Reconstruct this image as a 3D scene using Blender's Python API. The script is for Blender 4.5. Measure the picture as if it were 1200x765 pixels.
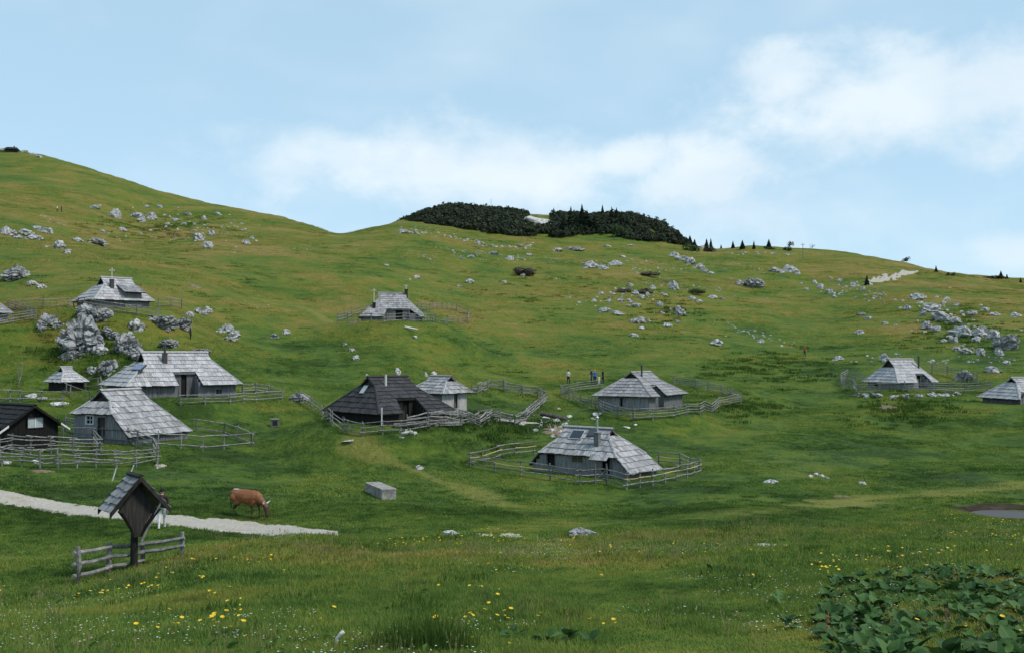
import bpy, bmesh, math, random
import numpy as np
from mathutils import Vector, Matrix

# ------------------------------------------------------------------ scene, camera, light
for o in list(bpy.data.objects):
    bpy.data.objects.remove(o)
scene = bpy.context.scene
COL = scene.collection
random.seed(7)
RNG = np.random.default_rng(7)
W0, H0, FPX, HORIZON = 1200.0, 765.0, 1150.0, 415.0
PITCH = math.atan((HORIZON - H0 / 2) / FPX)

cam_data = bpy.data.cameras.new('camera')
cam_data.sensor_width = 36.0
cam_data.lens = 36.0 * FPX / W0
cam_data.clip_start = 0.1
cam_data.clip_end = 20000
cam = bpy.data.objects.new('camera', cam_data)
cam.location = (0, 0, 0)
cam.rotation_euler = (math.pi / 2 + PITCH, 0, 0)
COL.objects.link(cam)
scene.camera = cam

SUN_EL, SUN_AZ = math.radians(52), math.radians(112)      # azimuth clockwise from +Y (the view direction)
sun_data = bpy.data.lights.new('sun', 'SUN')
sun_data.energy = 1.5
sun_data.angle = math.radians(10)
sun_data.color = (1.0, 0.94, 0.86)
sun = bpy.data.objects.new('sun', sun_data)
sd = Vector((math.sin(SUN_AZ) * math.cos(SUN_EL), math.cos(SUN_AZ) * math.cos(SUN_EL), math.sin(SUN_EL)))
sun.rotation_euler = sd.to_track_quat('Z', 'Y').to_euler()
sun.location = (60, -20, 90)
COL.objects.link(sun)

scene.view_settings.view_transform = 'Standard'
scene.view_settings.look = 'None'
scene.view_settings.exposure = 0.98
scene.view_settings.gamma = 1.0
scene.cycles.max_bounces = 6
scene.cycles.diffuse_bounces = 3
scene.cycles.transparent_max_bounces = 8
scene.cycles.use_adaptive_sampling = True
scene.cycles.adaptive_threshold = 0.02
scene.cycles.use_denoising = True

# ---- node helpers
def nnew(nt, kind, **kw):
    n = nt.nodes.new(kind)
    for k, v in kw.items():
        if k.startswith('i_'):
            key = k[2:]
            n.inputs[int(key) if key.isdigit() else key.replace('_', ' ')].default_value = v
        else:
            setattr(n, k, v)
    return n

def L(nt, a, b):
    nt.links.new(a, b)

def ramp(nt, src, stops, interp='LINEAR'):
    r = nt.nodes.new('ShaderNodeValToRGB')
    r.color_ramp.interpolation = interp
    e = r.color_ramp.elements
    while len(e) < len(stops):
        e.new(0.5)
    for el, (p, c) in zip(e, stops):
        el.position = p
        el.color = c if len(c) == 4 else (*c, 1)
    L(nt, src, r.inputs['Fac'])
    return r.outputs['Color']

def mixc(nt, fac, a, b, mode='MIX'):
    m = nt.nodes.new('ShaderNodeMix')
    m.data_type = 'RGBA'
    m.blend_type = mode
    for sock, v in ((m.inputs['Factor'], fac), (m.inputs['A'], a), (m.inputs['B'], b)):
        pass
    ins = [s for s in m.inputs if s.enabled]
    for sock, v in zip(ins, (fac, a, b)):
        if isinstance(v, bpy.types.NodeSocket):
            L(nt, v, sock)
        else:
            sock.default_value = v if not isinstance(v, tuple) or len(v) == 4 else (*v, 1)
    return [s for s in m.outputs if s.enabled][0]

def mth(nt, op, a, b=None, c=None, clamp=False):
    m = nt.nodes.new('ShaderNodeMath')
    m.operation = op
    m.use_clamp = clamp
    for i, v in enumerate((a, b, c)):
        if v is None:
            continue
        if isinstance(v, bpy.types.NodeSocket):
            L(nt, v, m.inputs[i])
        else:
            m.inputs[i].default_value = v
    return m.outputs[0]

def maprange(nt, v, a, b, c=0.0, d=1.0, smooth=True):
    m = nt.nodes.new('ShaderNodeMapRange')
    m.interpolation_type = 'SMOOTHSTEP' if smooth else 'LINEAR'
    m.clamp = True if not smooth else m.clamp
    L(nt, v, m.inputs['Value'])
    m.inputs['From Min'].default_value = a
    m.inputs['From Max'].default_value = b
    m.inputs['To Min'].default_value = c
    m.inputs['To Max'].default_value = d
    return m.outputs['Result']

def noise(nt, vec, scale, detail=3.0, rough=0.55, dist=0.0, dims='3D'):
    n = nt.nodes.new('ShaderNodeTexNoise')
    n.noise_dimensions = dims
    n.inputs['Scale'].default_value = scale
    n.inputs['Detail'].default_value = detail
    n.inputs['Roughness'].default_value = rough
    n.inputs['Distortion'].default_value = dist
    if vec is not None:
        L(nt, vec, n.inputs['Vector'])
    return n.outputs['Fac']

def vscale(nt, vec, s):
    m = nt.nodes.new('ShaderNodeVectorMath')
    m.operation = 'MULTIPLY'
    L(nt, vec, m.inputs[0])
    m.inputs[1].default_value = s
    return m.outputs[0]

# ------------------------------------------------------------------ world: sky with drifting cloud
def pix_dir(px, py):
    u, v = (px - W0 / 2) / FPX, (H0 / 2 - py) / FPX
    c, s = math.cos(PITCH), math.sin(PITCH)
    return Vector((u, c - v * s, s + v * c))

world = bpy.data.worlds.new('World')
scene.world = world
world.use_nodes = True
nt = world.node_tree
nt.nodes.clear()
sky = nnew(nt, 'ShaderNodeTexSky', sky_type='NISHITA', sun_disc=False)
sky.sun_elevation = SUN_EL
sky.sun_rotation = SUN_AZ
sky.altitude = 1600
sky.air_density = 1.0
sky.dust_density = 0.6
sky.ozone_density = 1.0
tc = nnew(nt, 'ShaderNodeTexCoord')
dirv = tc.outputs['Generated']
SKY_K = 0.12
# thin high veil everywhere + cloud banks; both are textures of direction and go on all round
warp = vscale(nt, dirv, (1, 1, 2.2))
n_big = noise(nt, warp, 2.6, 3, 0.5, 0.2)
n_mid = noise(nt, warp, 6.0, 3, 0.5, 0.2)
n_puff = noise(nt, vscale(nt, dirv, (1, 1, 1.5)), 12.0, 5, 0.6, 0.1)
cloud = maprange(nt, mth(nt, 'ADD', mth(nt, 'MULTIPLY', n_big, 0.7), mth(nt, 'MULTIPLY', n_mid, 0.3)), 0.47, 0.68)
cloud = mth(nt, 'MULTIPLY', cloud, 0.30)
# cumulus banks standing in view: direction, half-widths (across, up), strength
def bank(px, py, wx, wy, soft, k):
    d = pix_dir(px, py).normalized()
    right = Vector((d.y, -d.x, 0)).normalized()
    up = right.cross(d)
    dr = nnew(nt, 'ShaderNodeVectorMath', operation='DOT_PRODUCT'); L(nt, dirv, dr.inputs[0]); dr.inputs[1].default_value = right
    du = nnew(nt, 'ShaderNodeVectorMath', operation='DOT_PRODUCT'); L(nt, dirv, du.inputs[0]); du.inputs[1].default_value = up
    df = nnew(nt, 'ShaderNodeVectorMath', operation='DOT_PRODUCT'); L(nt, dirv, df.inputs[0]); df.inputs[1].default_value = d
    a = mth(nt, 'DIVIDE', dr.outputs['Value'], wx / FPX)
    b = mth(nt, 'DIVIDE', du.outputs['Value'], wy / FPX)
    r = mth(nt, 'SQRT', mth(nt, 'ADD', mth(nt, 'MULTIPLY', a, a), mth(nt, 'MULTIPLY', b, b)))
    r = mth(nt, 'ADD', r, mth(nt, 'MULTIPLY', mth(nt, 'SUBTRACT', n_puff, 0.5), 1.8))
    m = maprange(nt, r, 1.0, 1.0 - soft, 0.0, k)
    return mth(nt, 'MULTIPLY', m, mth(nt, 'GREATER_THAN', df.outputs['Value'], 0.2))
for args in BANKS if 'BANKS' in globals() else [
        (1020, 118, 225, 84, 0.9, 0.97), (1180, 112, 160, 84, 0.9, 0.97), (925, 92, 115, 56, 0.8, 0.9),
        (815, 205, 125, 60, 0.8, 0.95), (745, 188, 75, 42, 0.75, 0.85), (560, 205, 340, 78, 1.0, 0.88), (390, 185, 230, 52, 1.1, 0.7),
        (860, 250, 150, 60, 1.1, 0.62), (1185, 298, 70, 30, 0.9, 0.6), (1000, 250, 240, 50, 1.3, 0.35), (600, 280, 460, 60, 1.2, 0.7)]:
    cloud = mth(nt, 'MAXIMUM', cloud, bank(*args))
cloud = mth(nt, 'MINIMUM', cloud, 0.96)
lp = maprange(nt, n_mid, 0.3, 0.75)
cloud_col = mixc(nt, lp, (4.7, 5.5, 6.1), (5.8, 6.3, 6.6))
# humid summer air veils the blue overall
veil = mixc(nt, 0.72, sky.outputs['Color'], (3.3, 4.85, 5.85))
skyc = mixc(nt, cloud, veil, cloud_col)
bg = nnew(nt, 'ShaderNodeBackground')
L(nt, skyc, bg.inputs['Color'])
bg.inputs['Strength'].default_value = SKY_K * 0.685
wo = nnew(nt, 'ShaderNodeOutputWorld')
L(nt, bg.outputs[0], wo.inputs[0])

# ------------------------------------------------------------------ terrain height field
def cols():
    C = {}
    C[0] = [(765,13.5),(725,19),(695,26),(660,33),(630,40),(590,47),(572,51),(545,60),(518,67),(490,76),(465,84),(430,93),(395,98),(368,104),(345,118),(320,135),(290,165),(268,190),(245,240),(215,310),(190,380),(176,430),(188,480),(240,600)]
    C[150] = [(765,13),(720,18.5),(690,25.5),(668,30),(640,36),(610,44),(595,48),(570,56),(545,63),(515,71),(490,78),(465,84),(430,92),(400,98),(370,104),(357,109),(330,130),(305,165),(292,188),(295,202),(289,225),(265,270),(240,320),(213,390),(228,450),(270,600)]
    C[300] = [(765,12.7),(700,20),(660,28),(638,33),(625,41),(608,46),(590,51),(560,62),(530,72),(500,79),(470,86),(440,96),(410,110),(380,125),(350,147),(325,175),(300,210),(285,245),(265,300),(250,350),(264,420),(310,600)]
    C[400] = [(765,12.5),(700,19.5),(650,31),(628,38),(615,44),(600,48),(570,60),(540,70),(510,78),(480,86),(450,98),(420,112),(390,127),(375,135),(350,155),(325,185),(300,225),(285,265),(274,310),(277,335),(305,450),(350,700)]
    C[540] = [(765,12.5),(690,20.5),(650,30),(628,39),(600,49),(570,60),(540,72),(505,83),(480,90),(450,108),(420,125),(390,148),(360,178),(330,215),(300,265),(280,315),(268,350),(252,392),(244,430),(262,520),(320,700)]
    C[680] = [(765,12.3),(690,20.5),(650,29.5),(625,40),(600,50),(575,62),(560,68),(540,74),(510,86),(490,93),(470,104),(450,120),(420,143),(390,165),(360,195),(330,235),(305,285),(285,330),(278,345),(262,390),(254,425),(280,520),(330,700)]
    C[820] = [(765,12.2),(690,20.5),(650,29),(625,38),(610,44),(590,52),(565,64),(540,76),(510,88),(485,98),(465,110),(440,127),(410,150),(380,180),(350,220),(320,270),(300,315),(291,345),(297,400),(330,600)]
    C[950] = [(765,12),(690,20),(650,28),(630,34),(610,43),(585,54),(560,66),(530,80),(500,94),(470,112),(440,134),(410,162),(380,195),(350,235),(320,285),(300,325),(292,350),(302,420),(340,650)]
    C[1060] = [(765,11.8),(690,19),(655,26),(635,32),(615,41),(605,46),(585,54),(560,66),(530,80),(500,93),(475,105),(458,115),(440,128),(420,146),(395,170),(370,195),(345,230),(325,270),(315,300),(307,320),(322,400),(350,600)]
    C[1190] = [(765,11.6),(700,17.5),(660,24),(640,29),(625,36),(608,45.3),(598,47.8),(583,55),(560,65),(530,78),(500,91),(475,102),(455,112),(430,130),(400,155),(370,190),(350,225),(335,270),(324,310),(337,400),(360,650)]
    C[-350] = [(a + (415 - a) * 0.0, d) for a, d in C[0][::2]]
    C[1560] = [(a + (0 if a > 380 else 12), d) for a, d in C[1190][::2]]
    extra = [(460,376,133),(460,262,345),(460,263,400),(460,272,480),(500,251,415),(600,250,430),(640,252,435),(620,272,350),(740,256,420),(775,268,405),(760,281,345),
             (740,482,97),(690,560,69),(200,462,85),(75,455,88),(100,385,100),(440,498,79),(60,660,33),(100,688,27.5),(220,655,30.5),(360,628,36),
             (1100,318,305),(1100,326,380),(1170,604,46),(1120,605,44),(1000,297,340),(880,290,350),(200,229,375),(50,182,420),(340,259,340),(180,245,330),(240,296,205),(260,287,230),(100,197,405),(250,241,362),(330,256,345),(370,267,325),(385,272,316),(420,270,325),(440,266,338)]
    P = [(px, py, d) for px, l in C.items() for py, d in l] + extra
    return P

def pix_to_world(px, py, depth):
    d = pix_dir(px, py)
    return d * (depth / d.y)

AZK = 4.0
_ctrl = []
for px, py, d in cols():
    w = pix_to_world(px, py, d)
    r = math.hypot(w.x, w.y)
    _ctrl.append((math.atan2(w.x, w.y) * AZK, math.log(r), w.z / r))
_ctrl = np.array(_ctrl)

def _tps_k(d2):
    return 0.5 * d2 * np.log(d2 + 1e-12)

def _fit():
    P = _ctrl[:, :2]
    n = len(P)
    d2 = ((P[:, None, :] - P[None, :, :]) ** 2).sum(-1)
    K = _tps_k(d2) + np.eye(n) * 4e-4
    Q = np.c_[np.ones(n), P]
    A = np.block([[K, Q], [Q.T, np.zeros((3, 3))]])
    return np.linalg.solve(A, np.r_[_ctrl[:, 2], np.zeros(3)])
_coef = _fit()

def _hash(ix, iy, seed):
    h = (ix.astype(np.int64) * 374761393 + iy.astype(np.int64) * 668265263 + seed * 1442695041) & 0xffffffff
    h = ((h ^ (h >> 13)) * 1274126177) & 0xffffffff
    return ((h ^ (h >> 16)) & 0xffff) / 65535.0

def vnoise(x, y, seed=0):
    ix, iy = np.floor(x), np.floor(y)
    fx, fy = x - ix, y - iy
    fx, fy = fx * fx * (3 - 2 * fx), fy * fy * (3 - 2 * fy)
    a, b = _hash(ix, iy, seed), _hash(ix + 1, iy, seed)
    c, d = _hash(ix, iy + 1, seed), _hash(ix + 1, iy + 1, seed)
    return (a * (1 - fx) + b * fx) * (1 - fy) + (c * (1 - fx) + d * fx) * fy

POND = None
# level plots the huts stand on: x, y, z, inner and outer radius
PADS = [(-28.0, 70, -6.10, 3.6, 7), (-28.76, 83, -3.5, 4.4, 7.5), (-9.7, 77, -5.25, 5.0, 10), (-6.31, 85, -5.15, 2.6, 6), (5.45, 67, -8.0, 4.0, 7.5), (12.57, 96, -5.3, 4.6, 8.5),
        (-43.53, 107, 4.8, 4.4, 10), (-16.33, 133, 4.35, 5.0, 15), (45.45, 115, -4.0, 4.5, 8), (53.8, 104, -5.25, 3.4, 6), (-32.0, 64, -6.1, 2.6, 5.5), (-39.95, 88, -3.2, 2.0, 4.5), (-55.5, 101, 3.2, 3.5, 7)]
def height(x, y):
    """ground height under the points (camera height is zero)"""
    x = np.atleast_1d(np.asarray(x, float)); y = np.atleast_1d(np.asarray(y, float))
    az = np.arctan2(x, y)
    r = np.hypot(x, y)
    lim = 0.85
    aa = np.abs(az)
    fold = np.where(aa > lim, lim * (math.pi - aa) / (math.pi - lim), aa) * np.sign(az)
    rr = np.clip(r, 10.5, 900.0)
    u, s = fold * AZK, np.log(rr)
    out = np.empty_like(u)
    step = 20000
    for i in range(0, len(u), step):
        q = np.c_[u[i:i + step], s[i:i + step]]
        d2 = ((q[:, None, :] - _ctrl[None, :, :2]) ** 2).sum(-1)
        out[i:i + step] = _tps_k(d2) @ _coef[:-3] + _coef[-3] + q @ _coef[-2:]
    z = out * rr
    z = np.where(r > 560, z * np.exp(-(np.maximum(r, 560) - 560) / 500.0) , z)
    # towards the viewer's own feet
    k = np.clip(r / 10.5, 0, 1) ** 1.15
    z = -1.65 * (1 - k) + z * k
    # slopes behind the viewer fall away gently
    back = np.clip((aa - 1.2) / 1.2, 0, 1)
    z = z * (1 - 0.75 * back) - 2.0 * back * k
    # hummocks
    amp = np.clip(r * 0.0042, 0.02, 1.3)
    wl = 3.0
    nz = (vnoise(x / 1.7, y / 1.7, 1) - .5) * 0.10 * np.clip(r / 25, 0.3, 1)
    nz += (vnoise(x / 5.5, y / 5.5, 2) - .5) * np.clip(r * 0.006, 0.05, 0.5)
    nz += (vnoise(x / 17.0, y / 17.0, 3) - .5) * np.clip((r - 25) * 0.006, 0, .8)
    nz += (vnoise(x / 45.0, y / 45.0, 4) - .5) * np.clip((r - 120) * 0.008, 0, 1.0)
    z = z + nz
    # cattle terraces following the contours of the grazed slopes
    tm = np.clip((r - 95) / 60, 0, 1) * np.clip((vnoise(x / 30.0, y / 30.0, 5) - .35) * 3, 0, 1)
    ph = z / 1.5 + vnoise(x / 9.0, y / 9.0, 6) * .9
    z = z + tm * .17 * np.sin(ph * 2 * math.pi)
    for (cx, cy, cz, r0, r1) in PADS:
        dd = np.hypot(x - cx, y - cy)
        w = np.clip((r1 - dd) / (r1 - r0), 0, 1); w = w * w * (3 - 2 * w)
        z = z * (1 - w) + (cz + nz * .3) * w
    if POND is not None:
        e = ((x - POND[0]) / POND[3]) ** 2 + ((y - POND[1]) / POND[4]) ** 2
        w = np.clip((2.4 - e) / 1.6, 0, 1); w = w * w * (3 - 2 * w)
        bowl = POND[2] - 0.35 + 0.42 * np.clip(e, 0, 3)
        z = z * (1 - w) + bowl * w
    return z

def hz(x, y):
    return float(height(x, y)[0])

_RS = np.exp(np.linspace(math.log(9.0), math.log(700.0), 330))
def ground(px, py):
    """first point of the ground on the line of sight through a pixel of the photograph"""
    d = pix_dir(px, py)
    h = math.hypot(d.x, d.y)
    ux, uy, uz = d.x / h, d.y / h, d.z / h
    RS = _RS
    for it in range(2):
        zz = height(ux * RS, uy * RS)
        below = np.nonzero(uz * RS <= zz)[0]
        if len(below) == 0:
            i = int(np.argmax(zz / RS)); r = RS[i]
            break
        i = max(int(below[0]), 1)
        f0, f1 = uz * RS[i - 1] - zz[i - 1], uz * RS[i] - zz[i]
        r = RS[i - 1] + (RS[i] - RS[i - 1]) * (f0 / (f0 - f1 + 1e-9))
        RS = np.linspace(RS[i - 1], RS[i], 12)
    return Vector((ux * r, uy * r, hz(ux * r, uy * r)))
_p = ground(1192, 605)
POND = (_p.x + 0.1, _p.y, _p.z - 0.05, 2.35, 2.6)

def project(p):
    c, s = math.cos(PITCH), math.sin(PITCH)
    dep = p[1] * c + p[2] * s
    up = -p[1] * s + p[2] * c
    return (W0 / 2 + FPX * p[0] / dep, H0 / 2 - FPX * up / dep)

# ------------------------------------------------------------------ object helpers
def link(o, parent=None):
    COL.objects.link(o)
    if parent is not None:
        o.parent = parent
    return o

def tag(o, label=None, cat=None, group=None, kind=None):
    if label: o['label'] = label
    if cat: o['category'] = cat
    if group: o['group'] = group
    if kind: o['kind'] = kind
    return o

def empty(name, loc, rz=0.0):
    o = bpy.data.objects.new(name, None)
    o.empty_display_size = 0.3
    o.location = loc
    o.rotation_euler = (0, 0, rz)
    return link(o)

class MB:
    """collects polygons, then links them as one mesh object"""
    def __init__(self):
        self.v, self.f, self.smooth = [], [], False
    def poly(self, pts):
        i = len(self.v)
        self.v += [tuple(p) for p in pts]
        self.f.append(tuple(range(i, i + len(pts))))
    def hexa(self, b, t):
        """prism between two loops of the same length"""
        i = len(self.v); n = len(b)
        self.v += [tuple(p) for p in b] + [tuple(p) for p in t]
        self.f.append(tuple(i + k for k in reversed(range(n))))
        self.f.append(tuple(i + n + k for k in range(n)))
        for k in range(n):
            j = (k + 1) % n
            self.f.append((i + k, i + j, i + n + j, i + n + k))
        return self
    def box(self, c, s, rot=None):
        x, y, z = s[0] / 2, s[1] / 2, s[2] / 2
        b = [Vector(p) for p in ((-x, -y, -z), (x, -y, -z), (x, y, -z), (-x, y, -z))]
        t = [Vector(p) for p in ((-x, -y, z), (x, -y, z), (x, y, z), (-x, y, z))]
        if rot is not None:
            b = [rot @ p for p in b]; t = [rot @ p for p in t]
        c = Vector(c)
        return self.hexa([p + c for p in b], [p + c for p in t])
    def tube(self, pts, rad, n=6, squash=1.0):
        """tapering round bar along points; rad scalar or list"""
        pts = [Vector(p) for p in pts]
        rad = rad if isinstance(rad, (list, tuple)) else [rad] * len(pts)
        i0 = len(self.v)
        for k, p in enumerate(pts):
            d = (pts[min(k + 1, len(pts) - 1)] - pts[max(k - 1, 0)]).normalized()
            a = d.cross(Vector((0, 0, 1)))
            if a.length < 1e-3: a = d.cross(Vector((1, 0, 0)))
            a.normalize(); b = d.cross(a)
            for j in range(n):
                t = 2 * math.pi * j / n
                self.v.append(tuple(p + a * math.cos(t) * rad[k] + b * math.sin(t) * rad[k] * squash))
        for k in range(len(pts) - 1):
            for j in range(n):
                q = (j + 1) % n
                self.f.append((i0 + k * n + j, i0 + k * n + q, i0 + (k + 1) * n + q, i0 + (k + 1) * n + j))
        self.f.append(tuple(i0 + j for j in reversed(range(n))))
        e = i0 + (len(pts) - 1) * n
        self.f.append(tuple(e + j for j in range(n)))
        return self
    def mesh(self, name, mat):
        m = bpy.data.meshes.new(name)
        m.from_pydata(self.v, [], self.f)
        bm = bmesh.new(); bm.from_mesh(m)
        bmesh.ops.recalc_face_normals(bm, faces=bm.faces)
        bm.to_mesh(m); bm.free()
        if self.smooth:
            m.polygons.foreach_set('use_smooth', [True] * len(m.polygons))
        for q in (mat if isinstance(mat, (list, tuple)) else [mat]):
            m.materials.append(q)
        return m
    def build(self, name, mat, parent=None, **tags):
        o = bpy.data.objects.new(name, self.mesh(name, mat))
        link(o, parent)
        return tag(o, **tags)

def grid_mesh(name, X, Y, Z, mat, wrap=False):
    nr, nc = X.shape
    co = np.stack([X, Y, Z], -1).reshape(-1, 3).astype(np.float32)
    i = np.arange(nr - 1)[:, None]; j = np.arange(nc if wrap else nc - 1)[None, :]
    a = i * nc + j; b = i * nc + (j + 1) % nc
    f = np.stack([a, b, b + nc, a + nc], -1).reshape(-1, 4)
    m = bpy.data.meshes.new(name)
    m.vertices.add(len(co)); m.vertices.foreach_set('co', co.ravel())
    m.loops.add(f.size); m.loops.foreach_set('vertex_index', f.ravel().astype(np.int32))
    m.polygons.add(len(f)); m.polygons.foreach_set('loop_start', np.arange(0, f.size, 4, dtype=np.int32))
    m.polygons.foreach_set('use_smooth', np.ones(len(f), bool))
    m.update(calc_edges=True); m.validate()
    if mat: m.materials.append(mat)
    return m

# ------------------------------------------------------------------ materials
def new_mat(name):
    m = bpy.data.materials.new(name)
    m.use_nodes = True
    nt = m.node_tree
    b = nt.nodes['Principled BSDF']
    return m, nt, b

def grass_group():
    """colour of the turf at a place: lush and green in the hollow, olive and tawny up the slopes, mottled everywhere"""
    g = bpy.data.node_groups.new('turf_colour', 'ShaderNodeTree')
    g.interface.new_socket('Color', in_out='OUTPUT', socket_type='NodeSocketColor')
    g.interface.new_socket('Dry', in_out='OUTPUT', socket_type='NodeSocketFloat')
    geo = g.nodes.new('ShaderNodeNewGeometry')
    pos = geo.outputs['Position']
    sep = g.nodes.new('ShaderNodeSeparateXYZ'); L(g, pos, sep.inputs[0])
    flat = vscale(g, pos, (1, 1, 1.6))
    n1 = noise(g, flat, 0.011, 3, 0.5)
    n2 = noise(g, flat, 0.06, 4, 0.6, 0.4)
    n3 = noise(g, vscale(g, pos, (1, 1, 3)), 0.32, 4, 0.65, 0.5)
    n4 = noise(g, pos, 1.6, 3, 0.7)
    hgt = maprange(g, sep.outputs['Z'], -6.5, 9.0)
    near = maprange(g, sep.outputs['Y'], 50.0, 25.0, 0.0, 0.36)
    d = mth(g, 'ADD', mth(g, 'MULTIPLY', hgt, 0.38), near)
    d = mth(g, 'ADD', d, mth(g, 'MULTIPLY', mth(g, 'SUBTRACT', n1, 0.5), 0.75))
    d = mth(g, 'ADD', d, mth(g, 'MULTIPLY', mth(g, 'SUBTRACT', n2, 0.5), 1.7))
    d = mth(g, 'ADD', d, mth(g, 'MULTIPLY', mth(g, 'SUBTRACT', n3, 0.5), 1.15))
    d = mth(g, 'ADD', d, mth(g, 'MULTIPLY', mth(g, 'SUBTRACT', n4, 0.5), 0.95))
    n8 = noise(g, vscale(g, pos, (0.10, 0.10, 1.1)), 1.0, 4, 0.6, 0.6)
    d = mth(g, 'ADD', d, mth(g, 'MULTIPLY', mth(g, 'SUBTRACT', n8, 0.5), 0.9))
    d = mth(g, 'ADD', d, 0.27)
    c = ramp(g, d, [(0.0, (0.034, 0.066, 0.013)), (0.22, (0.066, 0.118, 0.018)), (0.45, (0.104, 0.150, 0.022)),
                    (0.66, (0.150, 0.160, 0.025)), (0.86, (0.200, 0.165, 0.034)), (1.0, (0.25, 0.185, 0.060))])
    out = g.nodes.new('NodeGroupOutput')
    n9 = noise(g, pos, 0.55, 5, 0.75)
    c = mixc(g, maprange(g, n9, 0.56, 0.68, 0.0, 0.6), c, (0.026, 0.052, 0.012))
    L(g, c, out.inputs[0]); L(g, d, out.inputs[1])
    return g
TURF = grass_group()

def turf_mat():
    m, nt, b = new_mat('turf')
    g = nnew(nt, 'ShaderNodeGroup'); g.node_tree = TURF
    geo = nnew(nt, 'ShaderNodeNewGeometry')
    f1 = noise(nt, geo.outputs['Position'], 4.5, 4, 0.7)
    col = mixc(nt, maprange(nt, f1, 0.3, 0.7), mixc(nt, 0.35, g.outputs[0], (0.02, 0.032, 0.01), 'MIX'), g.outputs[0])
    # bare earth where the turf is broken
    n5 = noise(nt, geo.outputs['Position'], 0.17, 5, 0.7, 0.6)
    col = mixc(nt, maprange(nt, n5, 0.70, 0.76), col, (0.17, 0.125, 0.075))
    at = nnew(nt, 'ShaderNodeAttribute'); at.attribute_name = 'worn'
    col = mixc(nt, mth(nt, 'MULTIPLY', at.outputs['Fac'], 0.85), col, (0.185, 0.180, 0.045))
    L(nt, col, b.inputs['Base Color'])
    b.inputs['Roughness'].default_value = 0.95
    b.inputs['Specular IOR Level'].default_value = 0.1
    n6 = noise(nt, geo.outputs['Position'], 2.2, 5, 0.75)
    n7 = noise(nt, geo.outputs['Position'], 0.7, 4, 0.6)
    hh = mth(nt, 'ADD', mth(nt, 'MULTIPLY', n6, 0.35), mth(nt, 'MULTIPLY', n7, 0.8))
    bp = nnew(nt, 'ShaderNodeBump'); bp.inputs['Strength'].default_value = 0.75; bp.inputs['Distance'].default_value = 0.9
    L(nt, hh, bp.inputs['Height']); L(nt, bp.outputs[0], b.inputs['Normal'])
    return m
M = {}
M['turf'] = turf_mat()

# ------------------------------------------------------------------ ground sheet
# faint trodden ways through the turf: pixels of the photograph, half-width in metres
WORN = []
for line, hw in (([(790, 770), (740, 730), (695, 690), (665, 660), (640, 640), (610, 628)], 1.0), ([(380, 627), (470, 626), (560, 622), (660, 617), (760, 609), (860, 602), (950, 592), (1010, 585), (1100, 578), (1200, 568)], 1.7),
                 ([(415, 520), (450, 538), (500, 556), (560, 578), (620, 600), (650, 614)], 1.0), ([(990, 770), (900, 735), (800, 690), (730, 655)], .9), ([(-10, 655), (80, 652), (190, 640), (260, 634)], .9), ([(300, 350), (360, 362), (420, 378)], .8), ([(272, 609), (318, 613)], 1.3)):
    P = np.array([ground(*q)[:2] for q in line])
    WORN.append((P, hw))
def worn(x, y):
    out = np.zeros(len(x))
    wob = (vnoise(x / 2.5, y / 2.5, 71) - .5) * 1.1
    for P, hw in WORN:
        lo, hi = P.min(0) - 4, P.max(0) + 4
        c = np.nonzero((x > lo[0]) & (x < hi[0]) & (y > lo[1]) & (y < hi[1]))[0]
        if not len(c): continue
        q = np.stack([x[c], y[c]], -1); best = np.full(len(c), 99.)
        for a, b in zip(P[:-1], P[1:]):
            d = b - a; t = np.clip(((q - a) @ d) / (d @ d), 0, 1)
            best = np.minimum(best, np.hypot(*(q - (a + t[:, None] * d)).T))
        k = np.clip(1.35 - (best + wob[c] * hw) / hw, 0, 1)
        out[c] = np.maximum(out[c], k * k * (3 - 2 * k))
    return out
def build_ground():
    az_in = np.linspace(-0.60, 0.60, 560)
    az_out = np.linspace(0.60, 2 * math.pi - 0.60, 90)[1:-1]
    az = np.r_[az_in, az_out]
    r = np.r_[np.linspace(0.05, 9, 14)[:-1], np.exp(np.linspace(math.log(9), math.log(620), 560)), np.geomspace(640, 9000, 30)]
    A, R = np.meshgrid(az, r)
    X, Y = np.sin(A) * R, np.cos(A) * R
    Z = height(X.ravel(), Y.ravel()).reshape(X.shape)
    m = grid_mesh('ground', X, Y, Z, M['turf'], wrap=True)
    at = m.attributes.new('worn', 'FLOAT', 'POINT'); at.data.foreach_set('value', worn(X.ravel(), Y.ravel()).astype(np.float32))
    o = link(bpy.data.objects.new('ground', m))
    return tag(o, 'rolling alpine pasture of green and tawny turf', kind='structure')
GROUND = build_ground()

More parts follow.
